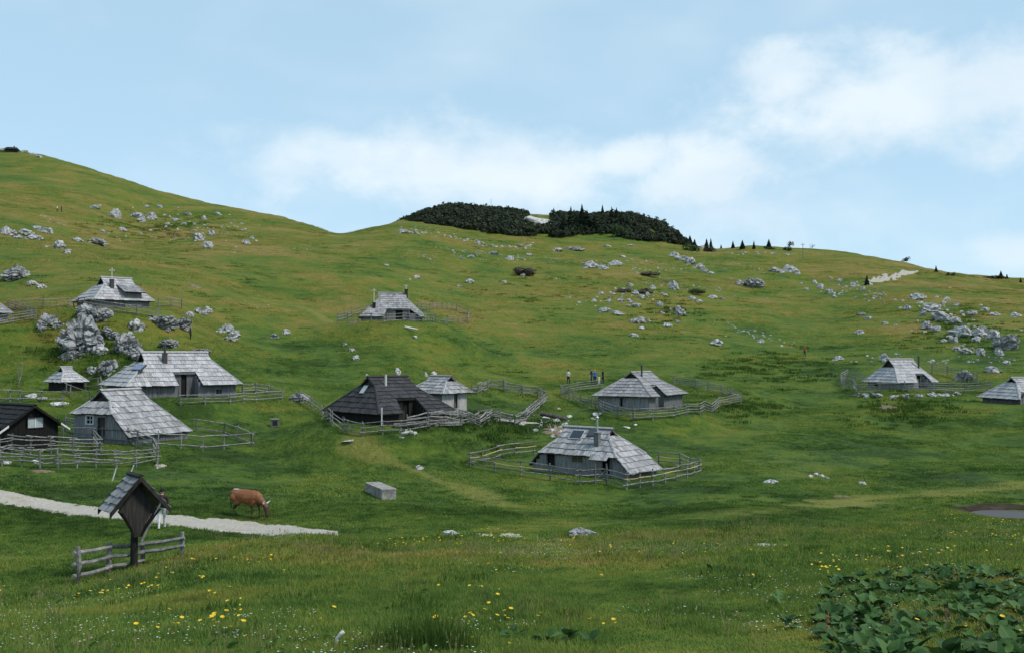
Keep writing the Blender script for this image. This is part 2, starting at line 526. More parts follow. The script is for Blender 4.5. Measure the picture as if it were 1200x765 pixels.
# ------------------------------------------------------------------ timber, stone and other materials
def wood_mat(name, c_dark, c_light, rough=0.85, var=0.35, grain=(9, 0.9, 9), bump=0.35, stain=0.5):
    m, nt, b = new_mat(name)
    tcn = nnew(nt, 'ShaderNodeTexCoord')
    oi = nnew(nt, 'ShaderNodeObjectInfo')
    add = nnew(nt, 'ShaderNodeVectorMath', operation='ADD')
    rv = nnew(nt, 'ShaderNodeCombineXYZ')
    r20 = mth(nt, 'MULTIPLY', oi.outputs['Random'], 37.0)
    for i in range(3): L(nt, r20, rv.inputs[i])
    L(nt, tcn.outputs['Object'], add.inputs[0]); L(nt, rv.outputs[0], add.inputs[1])
    g = noise(nt, vscale(nt, add.outputs[0], grain), 1.6, 5, 0.65)
    s = noise(nt, add.outputs[0], 0.8, 4, 0.65)
    base = mixc(nt, maprange(nt, g, 0.28, 0.72), c_dark, c_light)
    k = mth(nt, 'ADD', mth(nt, 'MULTIPLY', mth(nt, 'SUBTRACT', oi.outputs['Random'], 0.5), var * 2), 1.0)
    hs = nnew(nt, 'ShaderNodeHueSaturation'); L(nt, base, hs.inputs['Color']); L(nt, k, hs.inputs['Value'])
    col = mixc(nt, mth(nt, 'MULTIPLY', maprange(nt, s, 0.5, 0.78), stain), hs.outputs[0], tuple(x * 0.55 for x in c_dark))
    L(nt, col, b.inputs['Base Color'])
    b.inputs['Roughness'].default_value = rough
    b.inputs['Specular IOR Level'].default_value = 0.25
    bp = nnew(nt, 'ShaderNodeBump'); bp.inputs['Strength'].default_value = bump; bp.inputs['Distance'].default_value = 0.02
    L(nt, g, bp.inputs['Height']); L(nt, bp.outputs[0], b.inputs['Normal'])
    return m

def plain_mat(name, col, rough=0.7, metal=0.0, var=0.25, scale=6.0, spec=0.3):
    m, nt, b = new_mat(name)
    tcn = nnew(nt, 'ShaderNodeTexCoord')
    n = noise(nt, tcn.outputs['Object'], scale, 5, 0.65)
    c = mixc(nt, maprange(nt, n, 0.3, 0.7), tuple(x * (1 - var) for x in col), tuple(min(1, x * (1 + var)) for x in col))
    L(nt, c, b.inputs['Base Color'])
    b.inputs['Roughness'].default_value = rough
    b.inputs['Metallic'].default_value = metal
    b.inputs['Specular IOR Level'].default_value = spec
    return m

def rock_mat(name, lo, hi, crack=2.2):
    m, nt, b = new_mat(name)
    geo = nnew(nt, 'ShaderNodeNewGeometry')
    oi = nnew(nt, 'ShaderNodeObjectInfo')
    pos = geo.outputs['Position']
    n1 = noise(nt, pos, 0.9, 6, 0.7, 0.3)
    n2 = noise(nt, pos, 5.0, 5, 0.7)
    v = nnew(nt, 'ShaderNodeTexVoronoi', feature='DISTANCE_TO_EDGE'); v.inputs['Scale'].default_value = crack
    wv = nnew(nt, 'ShaderNodeVectorMath', operation='ADD'); L(nt, pos, wv.inputs[0])
    nn = nnew(nt, 'ShaderNodeTexNoise'); nn.inputs['Scale'].default_value = 1.3; L(nt, pos, nn.inputs['Vector'])
    L(nt, nn.outputs['Color'], wv.inputs[1]); L(nt, wv.outputs[0], v.inputs['Vector'])
    c = mixc(nt, maprange(nt, n1, 0.32, 0.68), lo, hi)
    c = mixc(nt, maprange(nt, n2, 0.58, 0.80, 0.0, 0.7), c, tuple(x * 0.6 for x in lo))
    ck = maprange(nt, v.outputs['Distance'], 0.0, 0.07, 1.0, 0.0)
    c = mixc(nt, mth(nt, 'MULTIPLY', ck, 0.5), c, (0.06, 0.06, 0.055))
    L(nt, c, b.inputs['Base Color'])
    b.inputs['Roughness'].default_value = 0.92
    b.inputs['Specular IOR Level'].default_value = 0.15
    hgt = mth(nt, 'SUBTRACT', mth(nt, 'ADD', n1, mth(nt, 'MULTIPLY', n2, 0.4)), mth(nt, 'MULTIPLY', ck, 0.6))
    bp = nnew(nt, 'ShaderNodeBump'); bp.inputs['Strength'].default_value = 0.9; bp.inputs['Distance'].default_value = 0.3
    L(nt, hgt, bp.inputs['Height']); L(nt, bp.outputs[0], b.inputs['Normal'])
    return m

M['shingle'] = wood_mat('weathered_shingle', (0.15, 0.145, 0.148), (0.44, 0.43, 0.435), var=0.30, stain=.65)
M['shingle_brown'] = wood_mat('brownish_shingle', (0.15, 0.145, 0.15), (0.36, 0.35, 0.355), var=0.24)
M['shingle_pale'] = wood_mat('silver_shingle', (0.22, 0.212, 0.217), (0.52, 0.505, 0.51), var=0.22, stain=0.45)
M['shingle_dark'] = wood_mat('tarred_shingle', (0.024, 0.023, 0.025), (0.066, 0.063, 0.066), var=0.3)
M['shingle_black'] = wood_mat('black_shingle', (0.008, 0.008, 0.009), (0.022, 0.021, 0.022), var=0.3)
M['wall'] = wood_mat('weathered_plank', (0.10, 0.10, 0.105), (0.26, 0.26, 0.265), grain=(9, 9, 0.8))
M['wall_pale'] = wood_mat('pale_plank', (0.23, 0.22, 0.21), (0.40, 0.38, 0.36), grain=(9, 9, 0.8))
M['wall_dark'] = wood_mat('tarred_plank', (0.012, 0.010, 0.009), (0.04, 0.034, 0.03), grain=(9, 9, 0.8))
M['wall_black'] = wood_mat('black_plank', (0.006, 0.006, 0.006), (0.014, 0.013, 0.012), grain=(9, 9, 0.8))
M['deck'] = wood_mat('roof_underside', (0.03, 0.027, 0.024), (0.085, 0.078, 0.07))
M['rail'] = wood_mat('fence_timber', (0.095, 0.092, 0.085), (0.30, 0.29, 0.27), var=0.3, grain=(4, 4, 4))
M['rail_fresh'] = wood_mat('fresh_timber', (0.34, 0.25, 0.11), (0.54, 0.42, 0.20), var=0.15, grain=(4, 4, 4), stain=0.2)
M['post'] = wood_mat('post_timber', (0.08, 0.082, 0.076), (0.23, 0.23, 0.215), var=0.3, grain=(5, 5, 0.7))
M['rock'] = rock_mat('limestone', (0.29, 0.285, 0.28), (0.56, 0.55, 0.54), 1.1)
M['rock_white'] = rock_mat('pale_limestone', (0.42, 0.41, 0.39), (0.72, 0.71, 0.68), 1.6)
M['rock_big'] = rock_mat('fissured_limestone', (0.20, 0.20, 0.202), (0.43, 0.425, 0.42), 0.75)
M['metal'] = plain_mat('galvanised_steel', (0.52, 0.53, 0.54), 0.4, 0.7, 0.15)
M['soot'] = plain_mat('sooty_sheet', (0.06, 0.055, 0.05), 0.6, 0.2)
M['glass'] = plain_mat('dark_glass', (0.02, 0.026, 0.034), 0.06, 0.0, 0.1, spec=0.9)
M['glass_pale'] = plain_mat('curtained_glass', (0.38, 0.42, 0.43), 0.2, 0.0, 0.1, spec=0.8)
M['blue_panel'] = plain_mat('blue_roof_window', (0.05, 0.09, 0.24), 0.1, 0.0, 0.15, spec=0.9)
M['solar'] = plain_mat('solar_glass', (0.012, 0.014, 0.022), 0.15, 0.0, 0.2, spec=0.8)
M['white_paint'] = plain_mat('white_paint', (0.75, 0.75, 0.73), 0.6, 0, 0.1)
M['door'] = wood_mat('door_timber', (0.05, 0.042, 0.035), (0.12, 0.10, 0.085), grain=(9, 9, 0.8))
M['bone'] = plain_mat('bleached_wood', (0.62, 0.60, 0.56), 0.8, 0, 0.2)
M['concrete'] = plain_mat('concrete', (0.27, 0.255, 0.235), 0.95, 0, 0.4, 3.5, .1)

# ------------------------------------------------------------------ roof faces laid with boards
class Face:
    """a flat roof face between a left and a right chain of points, both from top to bottom"""
    def __init__(self, left, right):
        self.l = [Vector(p) for p in left]; self.r = [Vector(p) for p in right]
        a, b = self.l[-1], self.r[-1]
        top = (self.l[0] + self.r[0]) / 2
        ex = (b - a); ex.normalize()
        dn = ((a + b) / 2 - top)
        es = (dn - ex * dn.dot(ex)).normalized()
        self.n = ex.cross(es)
        if self.n.z < 0: self.n = -self.n
        self.ex, self.es, self.o = ex, es, top
        f = lambda q: ((q - top).dot(ex), (q - top).dot(es))
        self.lc = sorted([f(q) for q in self.l], key=lambda t: t[1]); self.rc = sorted([f(q) for q in self.r], key=lambda t: t[1])
        self.s1 = max(self.lc[-1][1], self.rc[-1][1])
        self.s0 = min(self.lc[0][1], self.rc[0][1])
        self.notches = []
    def _x(self, ch, s):
        return float(np.interp(s, [c[1] for c in ch], [c[0] for c in ch]))
    def P(self, x, s, h=0.0):
        return self.o + self.ex * x + self.es * s + self.n * h
    def inv(self, p):
        q = Vector(p) - self.o
        return q.dot(self.ex), q.dot(self.es)
    def rows(self, rh):
        """bands from the eave up, broken at the notch tops"""
        brk = sorted({self.s0, self.s1} | {round(n[2], 4) for n in self.notches})
        out = []
        for a, b in zip(brk[:-1], brk[1:]):
            if b - a < 0.06: continue
            k = max(1, round((b - a) / rh))
            e = np.linspace(a, b, k + 1)
            out += list(zip(e[:-1], e[1:]))
        return out
    def spans(self, sa, sb):
        sp = [((self._x(self.lc, sa), self._x(self.lc, sb)), (self._x(self.rc, sa), self._x(self.rc, sb)))]
        for (x0, x1, st, y0, y1, sbm) in self.notches:
            if (sa + sb) / 2 <= st or sa > sbm: continue
            f = lambda a, b, s: a + (b - a) * (s - st) / (sbm - st)
            n0 = (f(x0, y0, sa), f(x0, y0, sb)); n1 = (f(x1, y1, sa), f(x1, y1, sb))
            new = []
            for l, r in sp:
                if n1[0] <= l[0] and n1[1] <= l[1] or n0[0] >= r[0] and n0[1] >= r[1]:
                    new.append((l, r)); continue
                if n0[1] > l[1] + .05: new.append((l, n0))
                if n1[1] < r[1] - .05: new.append((n1, r))
            sp = new
        return sp

def lay(face, parent, mat, rh=0.55, bw=0.45, joined=False, deck=True, th=0.035, rng=random):
    dk, jb = MB(), MB()
    n = 0
    for ri, (sa, sb) in enumerate(face.rows(rh)):
        top_ext = 0.12 if sa > face.s0 + 0.05 else 0.0
        for (l, r) in face.spans(sa, sb):
            dk.hexa([face.P(l[0], sa, -.10), face.P(r[0], sa, -.10), face.P(r[1], sb, -.10), face.P(l[1], sb, -.10)],
                    [face.P(l[0], sa, -.03), face.P(r[0], sa, -.03), face.P(r[1], sb, -.03), face.P(l[1], sb, -.03)])
            lo, hi = min(l), max(r)
            x = lo - rng.uniform(0, bw) * 0.6
            while x < hi:
                w = bw * rng.uniform(0.72, 1.3)
                a, b = x, x + w - 0.012
                x += w
                t0, t1 = max(a, l[0]), min(b, r[0])
                u0, u1 = max(a, l[1]), min(b, r[1])
                if u1 - u0 < 0.03 and t1 - t0 < 0.03: continue
                if t1 < t0:
                    m_ = l[0] if b <= l[0] else r[0]
                    t0 = t1 = min(max((a + b) / 2, min(l[0], r[0])), max(l[0], r[0]))
                    t1 = t0 + 0.005
                if u1 < u0:
                    u0 = min(max((a + b) / 2, l[1]), r[1]); u1 = u0 + 0.005
                dr = rng.uniform(-0.035, 0.03)
                h0, h1 = -0.012 + rng.uniform(0, .006), 0.042 + rng.uniform(-.012, .02)
                low = sb + 0.035 + dr
                hi_s = sa - top_ext * 0.5
                c = face.P((u0 + u1) / 2, (sa + sb) / 2)
                mx = Matrix((( face.ex.x, face.es.x, face.n.x, c.x), (face.ex.y, face.es.y, face.n.y, c.y), (face.ex.z, face.es.z, face.n.z, c.z), (0, 0, 0, 1)))
                cx, cs = (u0 + u1) / 2, (sa + sb) / 2
                q = lambda X, S, Hh: Vector((X - cx, S - cs, Hh))
                bt = [q(t0, hi_s, h0 - th), q(t1, hi_s, h0 - th), q(u1, low, h1 - th), q(u0, low, h1 - th)]
                tp = [q(t0, hi_s, h0), q(t1, hi_s, h0), q(u1, low, h1), q(u0, low, h1)]
                if joined:
                    jb.hexa([mx @ p for p in bt], [mx @ p for p in tp])
                else:
                    o = MB().hexa(bt, tp).build('shingle', mat, parent)
                    o.matrix_local = mx
                n += 1
    if deck: dk.build('roof_deck', M['deck'], parent)
    if joined: jb.build('shingles', mat, parent, kind='stuff')
    return n

# ------------------------------------------------------------------ shepherds' huts
HUT_PADS = {}
def cap_bar(parent, a, b, w, mat, name, h=0.05, lift=0.05):
    a, b = Vector(a), Vector(b)
    d = (b - a).normalized()
    side = d.cross(Vector((0, 0, 1))).normalized()
    up = side.cross(d)
    m = MB()
    e = up * lift
    for s in (1, -1):
        o1 = side * s * w - up * w * 0.55
        m.hexa([a + e, b + e, b + e + o1, a + e + o1], [a + e + up * h, b + e + up * h, b + e + o1 + up * h, a + e + o1 + up * h])
    return m.build(name, mat, parent)

class Hut:
    def __init__(self, name, label, X, Y, Z, psi, a, b, H, W, ef, Ll, el, Lr, er, gl=.8, gr=.8, f0=None, f1=None, Wl=None, Wr=None,
                 mat='shingle', wall='wall', rh=.55, bw=.34, joined=False, rounded=None, back_short=False, wall_right=None, right_gable=False, group="shepherds' huts of the hamlet", inset=.45):
        self.psi = math.radians(psi)
        self.root = tag(empty(name, (X, Y, Z), self.psi), label, 'hut' if 'hut' in name else 'shed', group)
        self.mx = Matrix.Translation((X, Y, Z)) @ Matrix.Rotation(self.psi, 4, 'Z')
        self.imx = self.mx.inverted()
        self.wallmat, self.mat, self.joined, self.rh, self.bw = M[wall], M[mat], joined, rh, bw
        if abs(el - ef) < .3: el = ef
        if abs(er - ef) < .3: er = ef
        sl = W / (H - ef)
        self.__dict__.update(a=a, b=b, H=H, W=W, ef=ef, Ll=Ll, el=el, Lr=Lr, er=er, sl=sl)
        RL, RR = Vector((-a, 0, H)), Vector((b, 0, H))
        def side(s, x_r, Lx, e, g, f, We):
            """points of one end: G(able), eave corner on front plane, verge points"""
            Gx = x_r
            Gz = H - g
            F = {}
            F['G'] = (Gx, sl * g, Gz)
            if e > ef + .01:                       # short hip, front face runs lower
                F['E'] = (s * Lx, sl * (H - e), e); F['C'] = (f if f is not None else s * Lx, W, ef); F['mode'] = 'hi'
            elif e < ef - .01:                     # hip runs lower than the front eave
                t = (Gz - ef) / (Gz - e)
                F['C'] = (Gx + (s * Lx - Gx) * t, W, ef); F['E'] = (s * Lx, We or W, e); F['mode'] = 'lo'
            else:
                F['C'] = F['E'] = (s * Lx, W, ef); F['mode'] = 'eq'
            return F
        self.LE = side(-1, -a, Ll, el, gl, f0, Wl)
        self.RE = side(1, b, Lr, er, gr, f1, Wr)
        v = lambda p, sg: Vector((p[0], sg * p[1], p[2]))
        self.faces = {}
        for nm, sg in (('front', -1), ('back', 1)):
            lc = [RL, v(self.LE['G'], sg)] + ([v(self.LE['E'], sg)] if self.LE['mode'] == 'hi' else []) + [v(self.LE['C'], sg)]
            rc = [RR, v(self.RE['G'], sg)] + ([v(self.RE['E'], sg)] if self.RE['mode'] == 'hi' else []) + [v(self.RE['C'], sg)]
            if nm == 'back' and back_short:
                e_ = self.LE['E']
                lc = [RL, v(self.LE['G'], 1), v(e_, 1)]; rc = [RR, v(self.RE['G'], 1), Vector((self.RE['C'][0], e_[1], e_[2]))]
            self.faces[nm] = Face(lc, rc)
        for nm, E in (('left', self.LE), ('right', self.RE)):
            if nm == 'right' and (right_gable or rounded): continue
            f_, b_ = [v(E['G'], -1)], [v(E['G'], 1)]
            if E['mode'] == 'lo':
                f_.append(v(E['C'], -1)); b_.append(v(E['C'], 1))
            f_.append(v(E['E'], -1)); b_.append(v(E['E'], 1))
            self.faces[nm] = Face(f_, b_)
        if rounded:
            top = v(self.RE['G'], -1); top2 = v(self.RE['G'], 1)
            pts = [v(self.RE['C'], -1)] + [Vector(p) for p in rounded] + [v(self.RE['C'], 1) if not back_short else Vector((self.RE['C'][0], self.LE['E'][1], self.LE['E'][2]))]
            k = len(pts) - 1
            for i in range(k):
                ta = top.lerp(top2, i / k); tb = top.lerp(top2, (i + 1) / k)
                self.faces['right%d' % i] = Face([ta, pts[i]], [tb, pts[i + 1]])
        self.right_gable = right_gable
        self.wall_right = wall_right
        self.yback = (W - inset) if not back_short else self.LE['E'][1] - .15
        self.notch_rect = None
        self.inset = inset
    def ray(self, px, py, plane_p, plane_n):
        d = self.imx.to_3x3() @ pix_dir(px, py)
        o = self.imx @ Vector((0, 0, 0))
        t = (plane_p - o).dot(plane_n) / d.dot(plane_n)
        return o + d * t
    def hit(self, f, px, py):
        F = self.faces[f]
        return F.inv(self.ray(px, py, F.o, F.n))
    def roofz(self, x, y):
        z = self.H - abs(y) / self.sl
        for nm in self.faces:
            if nm in ('front', 'back'): continue
            F = self.faces[nm]
            if abs(F.n.z) > 1e-3:
                z = min(z, F.o.z - ((x - F.o.x) * F.n.x + (y - F.o.y) * F.n.y) / F.n.z)
        return z
    def notch(self, face, tl, tr, bl, br):
        F = self.faces[face]
        a, b, c, d = (self.hit(face, *q) for q in (tl, tr, bl, br))
        st = (a[1] + b[1]) / 2
        F.notches.append((a[0], b[0], st, c[0] + (c[0] - a[0]) * .02, d[0], F.s1 + .01))
        self.notch_rect = (face, a[0], b[0], st, c[0], d[0])
    def roof(self):
        for nm, F in self.faces.items():
            lay(F, self.root, self.mat, self.rh, self.bw, joined=self.joined or nm == 'back' or (nm == 'right' and self.psi > 0.2) or (nm == 'left' and self.psi < -0.2) or nm in ('right2', 'right3', 'right4', 'right5'))
        v = lambda p, sg: Vector((p[0], sg * p[1], p[2]))
        cap_bar(self.root, (-self.a - .06, 0, self.H), (self.b + .06, 0, self.H), .16, self.mat, 'ridge_cap')
        for E in (self.LE, self.RE):
            if E is self.RE and (self.right_gable or 'right0' in self.faces): continue
            for sg in (-1, 1):
                cap_bar(self.root, v(E['G'], sg), v(E['C' if E['mode'] != 'hi' else 'E'], sg), .09, self.mat, 'hip_cap', .035, .03)
        # small gables under the ridge ends
        for s, E, xr in ((-1, self.LE, -self.a), (1, self.RE, self.b)):
            if s == 1 and self.right_gable: continue
            x = xr - s * .28
            g = E['G']
            MB().hexa([(x, -g[1], g[2] - .1), (x, g[1], g[2] - .1), (x, 0, self.H - .12)],
                      [(x - s * .06, -g[1], g[2] - .1), (x - s * .06, g[1], g[2] - .1), (x - s * .06, 0, self.H - .12)]).build('gablet', M['deck'], self.root)
        return self
    def walls(self, openings=(), base=-1.3, sides=('front', 'left', 'right', 'back'), pw=.26):
        """planked walls; openings: (side, px0, py0, px1, py1) from the photograph's pixels"""
        i = self.inset
        x0, x1 = -self.Ll + i, (self.wall_right or self.Lr - i)
        y0 = -(self.W - i)
        lines = {'front': (Vector((x0, y0, 0)), Vector((x1, y0, 0))), 'left': (Vector((x0, self.yback, 0)), Vector((x0, y0, 0))),
                 'right': (Vector((x1, y0, 0)), Vector((x1, self.yback, 0))), 'back': (Vector((x1, self.yback, 0)), Vector((x0, self.yback, 0)))}
        nr = self.notch_rect
        self.lines = lines
        ops = {}
        for (sd, kind, ax, ay, bx, by) in openings:
            p0, p1 = lines[sd]
            d = (p1 - p0).normalized(); n = Vector((d.y, -d.x, 0))
            A = self.ray(ax, ay, p0, n); B = self.ray(bx, by, p0, n)
            u0, u1 = sorted(((A - p0).dot(d), (B - p0).dot(d)))
            ops.setdefault(sd, []).append((kind, u0, u1, min(A.z, B.z), max(A.z, B.z)))
        for sd in sides:
            p0, p1 = lines[sd]
            d = (p1 - p0); Ln = d.length; d.normalize(); n = Vector((d.y, -d.x, 0))
            m = MB(); u = 0.0
            cuts = None
            if nr and nr[0] == sd == 'front':
                F = self.faces['front']
                ca, cb = F.P(nr[1], nr[3]).x - p0.x, F.P(nr[2], nr[3]).x - p0.x
                cuts = (ca, cb)
            while u < Ln - .01:
                w = min(pw * random.uniform(.8, 1.25), Ln - u)
                pc = p0 + d * (u + w / 2)
                if cuts and cuts[0] < u + w / 2 < cuts[1]:
                    u += w; continue
                ztop = min(self.roofz(*(p0 + d * (u + .01)).xy), self.roofz(*(p0 + d * (u + w - .01)).xy)) - .12
                segs = [(base, ztop)]
                for (kd, a, b, za, zb) in ops.get(sd, []):
                    if a < u + w / 2 < b:
                        segs = [(base, za), (zb, ztop)]
                off = n * random.uniform(0, .025)
                for (za, zb) in segs:
                    if zb - za < .03: continue
                    q0, q1 = p0 + d * u + off, p0 + d * (u + w - .012) + off
                    t = -n * .07
                    up = Vector((0, 0, 1))
                    m.hexa([q0 + up * za, q1 + up * za, q1 + up * za + t, q0 + up * za + t], [q0 + up * zb, q1 + up * zb, q1 + up * zb + t, q0 + up * zb + t])
                u += w
            if m.v: m.build('plank_wall', self.wallmat, self.root, kind='stuff')
            for (kd, a, b, za, zb) in ops.get(sd, []):
                self.opening(kd, p0, d, n, a, b, za, zb)
        if nr and nr[0] == 'front':
            self.porch(base, pw)
        # foundation of rough stone
        return self
    def frame(self, p0, d, n, a, b, za, zb, w=.09, name='frame', mat=None, parent=None):
        m = MB(); up = Vector((0, 0, 1))
        def bar(u0, u1, z0, z1):
            q = [p0 + d * u0 + up * z0, p0 + d * u1 + up * z0, p0 + d * u1 + up * z1, p0 + d * u0 + up * z1]
            m.hexa([p - n * .05 for p in q], [p + n * .045 for p in q])
        bar(a - w, a, za - w, zb + w); bar(b, b + w, za - w, zb + w)
        bar(a, b, zb, zb + w); bar(a, b, za - w, za)
        return m.build(name, mat or self.wallmat, parent or self.root)
    def opening(self, kd, p0, d, n, a, b, za, zb):
        up = Vector((0, 0, 1))
        quad = lambda o, a=a, b=b, za=za, zb=zb: [p0 + d * a + up * za - n * o, p0 + d * b + up * za - n * o, p0 + d * b + up * zb - n * o, p0 + d * a + up * zb - n * o]
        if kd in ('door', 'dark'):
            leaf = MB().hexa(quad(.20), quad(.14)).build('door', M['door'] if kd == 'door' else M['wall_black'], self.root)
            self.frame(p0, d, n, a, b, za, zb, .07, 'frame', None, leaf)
            if kd == 'door':
                hp = p0 + d * (a + (b - a) * .84) + up * (za + (zb - za) * .5) - n * .12
                MB().box(hp, (.1, .1, .05)).build('handle', M['soot'], leaf)
        else:
            win = self.frame(p0, d, n, a, b, za, zb, .07, 'window', M['white_paint'] if kd == 'window_white' else self.wallmat)
            gm = M['glass_pale'] if kd == 'window_pale' else M['glass']
            mid = (a + b) / 2
            for (u0, u1) in ((a, mid - .02), (mid + .02, b)):
                MB().hexa(quad(.06, u0, u1), quad(.04, u0, u1)).build('pane', gm, win)
            MB().hexa(quad(.06, mid - .02, mid + .02), quad(.01, mid - .02, mid + .02)).build('mullion', M['white_paint'] if kd != 'window' else self.wallmat, win)
            if kd == 'window_white':
                mz = (za + zb) / 2
                MB().hexa(quad(.038, a, b, mz - .02, mz + .02), quad(.012, a, b, mz - .02, mz + .02)).build('transom', M['white_paint'], win)
    def porch(self, base, pw):
        """recess under the cut-out of the front slope"""
        F = self.faces['front']
        _, xa, xb, st, xc, xd = self.notch_rect
        A, B = F.P(xa, st), F.P(xb, st)
        y_in = A.y + .15
        y_out = -(self.W - self.inset)
        m = MB(); x = A.x
        while x < B.x:
            w = min(pw * random.uniform(.8, 1.2), B.x - x)
            if not (A.x + (B.x - A.x) * .42 < x + w / 2 < A.x + (B.x - A.x) * .70):
                m.hexa([(x, y_in, base), (x + w - .012, y_in, base), (x + w - .012, y_in + .07, base), (x, y_in + .07, base)],
                       [(x, y_in, A.z - .1), (x + w - .012, y_in, A.z - .1), (x + w - .012, y_in + .07, A.z - .1), (x, y_in + .07, A.z - .1)])
            x += w
        m.build('porch_wall', self.wallmat, self.root, kind='stuff')
        dx0, dx1 = A.x + (B.x - A.x) * .40, A.x + (B.x - A.x) * .72
        leaf = MB().hexa([(dx0, y_in + .12, base), (dx1, y_in + .12, base), (dx1, y_in + .2, base), (dx0, y_in + .2, base)],
                  [(dx0, y_in + .12, A.z - .2), (dx1, y_in + .12, A.z - .2), (dx1, y_in + .2, A.z - .2), (dx0, y_in + .2, A.z - .2)]).build('door', M['wall_black'], self.root)
        MB().box(((dx0 + dx1) / 2 + .3, y_in + .09, (A.z - .2) * .45), (.05, .06, .12)).build('handle', M['soot'], leaf)
        for X in (A.x, B.x):
            c = MB(); y = y_out
            while y < y_in:
                w = min(.3, y_in - y)
                zt = min(self.roofz(X, y), self.roofz(X, y + w)) - .12
                c.hexa([(X - .04, y, base), (X + .04, y, base), (X + .04, y + w - .01, base), (X - .04, y + w - .01, base)],
                       [(X - .04, y, zt), (X + .04, y, zt), (X + .04, y + w - .01, zt), (X - .04, y + w - .01, zt)])
                y += w
            c.build('porch_cheek', self.wallmat, self.root, kind='stuff')
        MB().box(((A.x + B.x) / 2, A.y + .04, A.z - .12), (B.x - A.x + .2, .14, .14)).build('lintel', self.wallmat, self.root)
    def pipe(self, face, px, py, h, r, mat='metal', cowl=True, name='chimney'):
        F = self.faces[face]
        p = F.P(*self.hit(face, px, py))
        m = MB().tube([p - Vector((0, 0, .4)), p + Vector((0, 0, h))], r, 8)
        o = m.build(name, M[mat], self.root)
        if cowl:
            MB().tube([p + Vector((0, 0, h)), p + Vector((0, 0, h + .05)), p + Vector((0, 0, h + .16))], [r * .6, r * 2.0, r * .3], 8).build('cowl', M[mat], o)
        return o, p
    def stack(self, face, px, py, h, w, mat='soot'):
        F = self.faces[face]
        p = F.P(*self.hit(face, px, py))
        o = MB().box(p + Vector((0, 0, h / 2 - .3)), (w, w, h + .6)).build('chimney_box', M[mat], self.root)
        MB().box(p + Vector((0, 0, h + .04)), (w * 1.25, w * 1.25, .06)).build('cap', M[mat], o)
        return o, p
    def panel(self, face, quad, mat, name='roof_window'):
        F = self.faces[face]
        c = [self.hit(face, *q) for q in quad]
        xs, ss = sorted(t[0] for t in c), sorted(t[1] for t in c)
        x0, x1, s0, s1 = (xs[0] + xs[1]) / 2, (xs[2] + xs[3]) / 2, (ss[0] + ss[1]) / 2, (ss[2] + ss[3]) / 2
        q = lambda e, h: [F.P(x0 - e, s0 - e, h), F.P(x1 + e, s0 - e, h), F.P(x1 + e, s1 + e, h), F.P(x0 - e, s1 + e, h)]
        o = MB().hexa(q(.07, -.02), q(.07, .085)).build(name, M['soot'] if mat != 'solar' else M['metal'], self.root)
        MB().hexa(q(0, .08), q(0, .10)).build('pane', M[mat], o)
        return o
    def bar(self, name, p, s, mat, rot=None, parent=None):
        return MB().box(p, s, rot).build(name, M[mat], parent or self.root)

GH = "shepherds' huts of the hamlet"
# front hut on the left, end wall to the viewer
hA = Hut('shepherd_hut', 'grey shingled hut with long pale slope and small four-pane window in its end wall', -28.0, 70, -6.48, 67.9, 1.75, 2.03, 3.99, 3.58, .91, 2.57, 2.39, 3.5, .91, f0=-2.82, gl=.75,
         mat='shingle', rh=.60, bw=.36, back_short=True, inset=.22)
hA.roof().walls([('left', 'window_white', 101.5, 487, 109, 496), ('left', 'door', 114.5, 488.5, 124, 511)], sides=('left', 'front', 'right', 'back'))
# hut with wide cut-out porch behind it
hB = Hut('shepherd_hut', 'long grey shingled hut with cut-out porch in the roof and blue skylight on its hip', -28.76, 83, -3.95, 40, 2.6, 3.1, 4.13, 3.3, 1.42, 4.9, 1.27, 4.9, 1.6, gl=.8, gr=.65, mat='shingle_pale', rh=.5, bw=.36)
hB.notch('front', (202, 435.6), (228.8, 435.6), (208.7, 449.2), (237.5, 449.2))
hB.roof().walls([('front', 'window', 253, 456, 261, 461)])
hB.panel('left', [(159.5, 428.5), (170, 428.5), (157.5, 433.5), (167, 433.5)], 'blue_panel')
_, p = hB.pipe('front', 193, 424.5, 1.5, .1, 'soot', False)
hB.stack('front', 193, 424.5, .75, .34)
# black tarred hut in the middle
hC = Hut('shepherd_hut', 'large tarred black hut with steep roof, white chimney pipe and deep dark porch', -9.7, 77, -5.66, 43.2, 1.97, 1.88, 3.93, 3.84, 1.28, 3.56, 1.2, 3.78, 1.17, gl=.74, gr=.9, mat='shingle_dark', wall='wall_dark', rh=.5, bw=.36)
hC.notch('front', (463.3, 466), (486.5, 465.5), (474.2, 486.2), (503.3, 484.2))
hC.roof().walls([])
hC.panel('left', [(427.5, 452.5), (432, 452), (421.5, 461), (427, 461)], 'glass_pale', 'solar_panel')
hC.pipe('front', 452, 451.5, .85, .085, 'bone', False)
# small shed right of it
hD = Hut('storage_shed', 'small pale plank shed with grey hipped roof right of the black hut', -6.31, 85, -5.29, -34.7, .92, 1.33, 3.43, 2.1, 2.0, 2.4, 2.1, 2.1, 2.09, gl=.5, gr=.44, mat='shingle', wall='wall_pale', rh=.45, bw=.36, inset=.4)
hD.roof().walls([('right', 'door', 531.5, 461, 537, 478)])
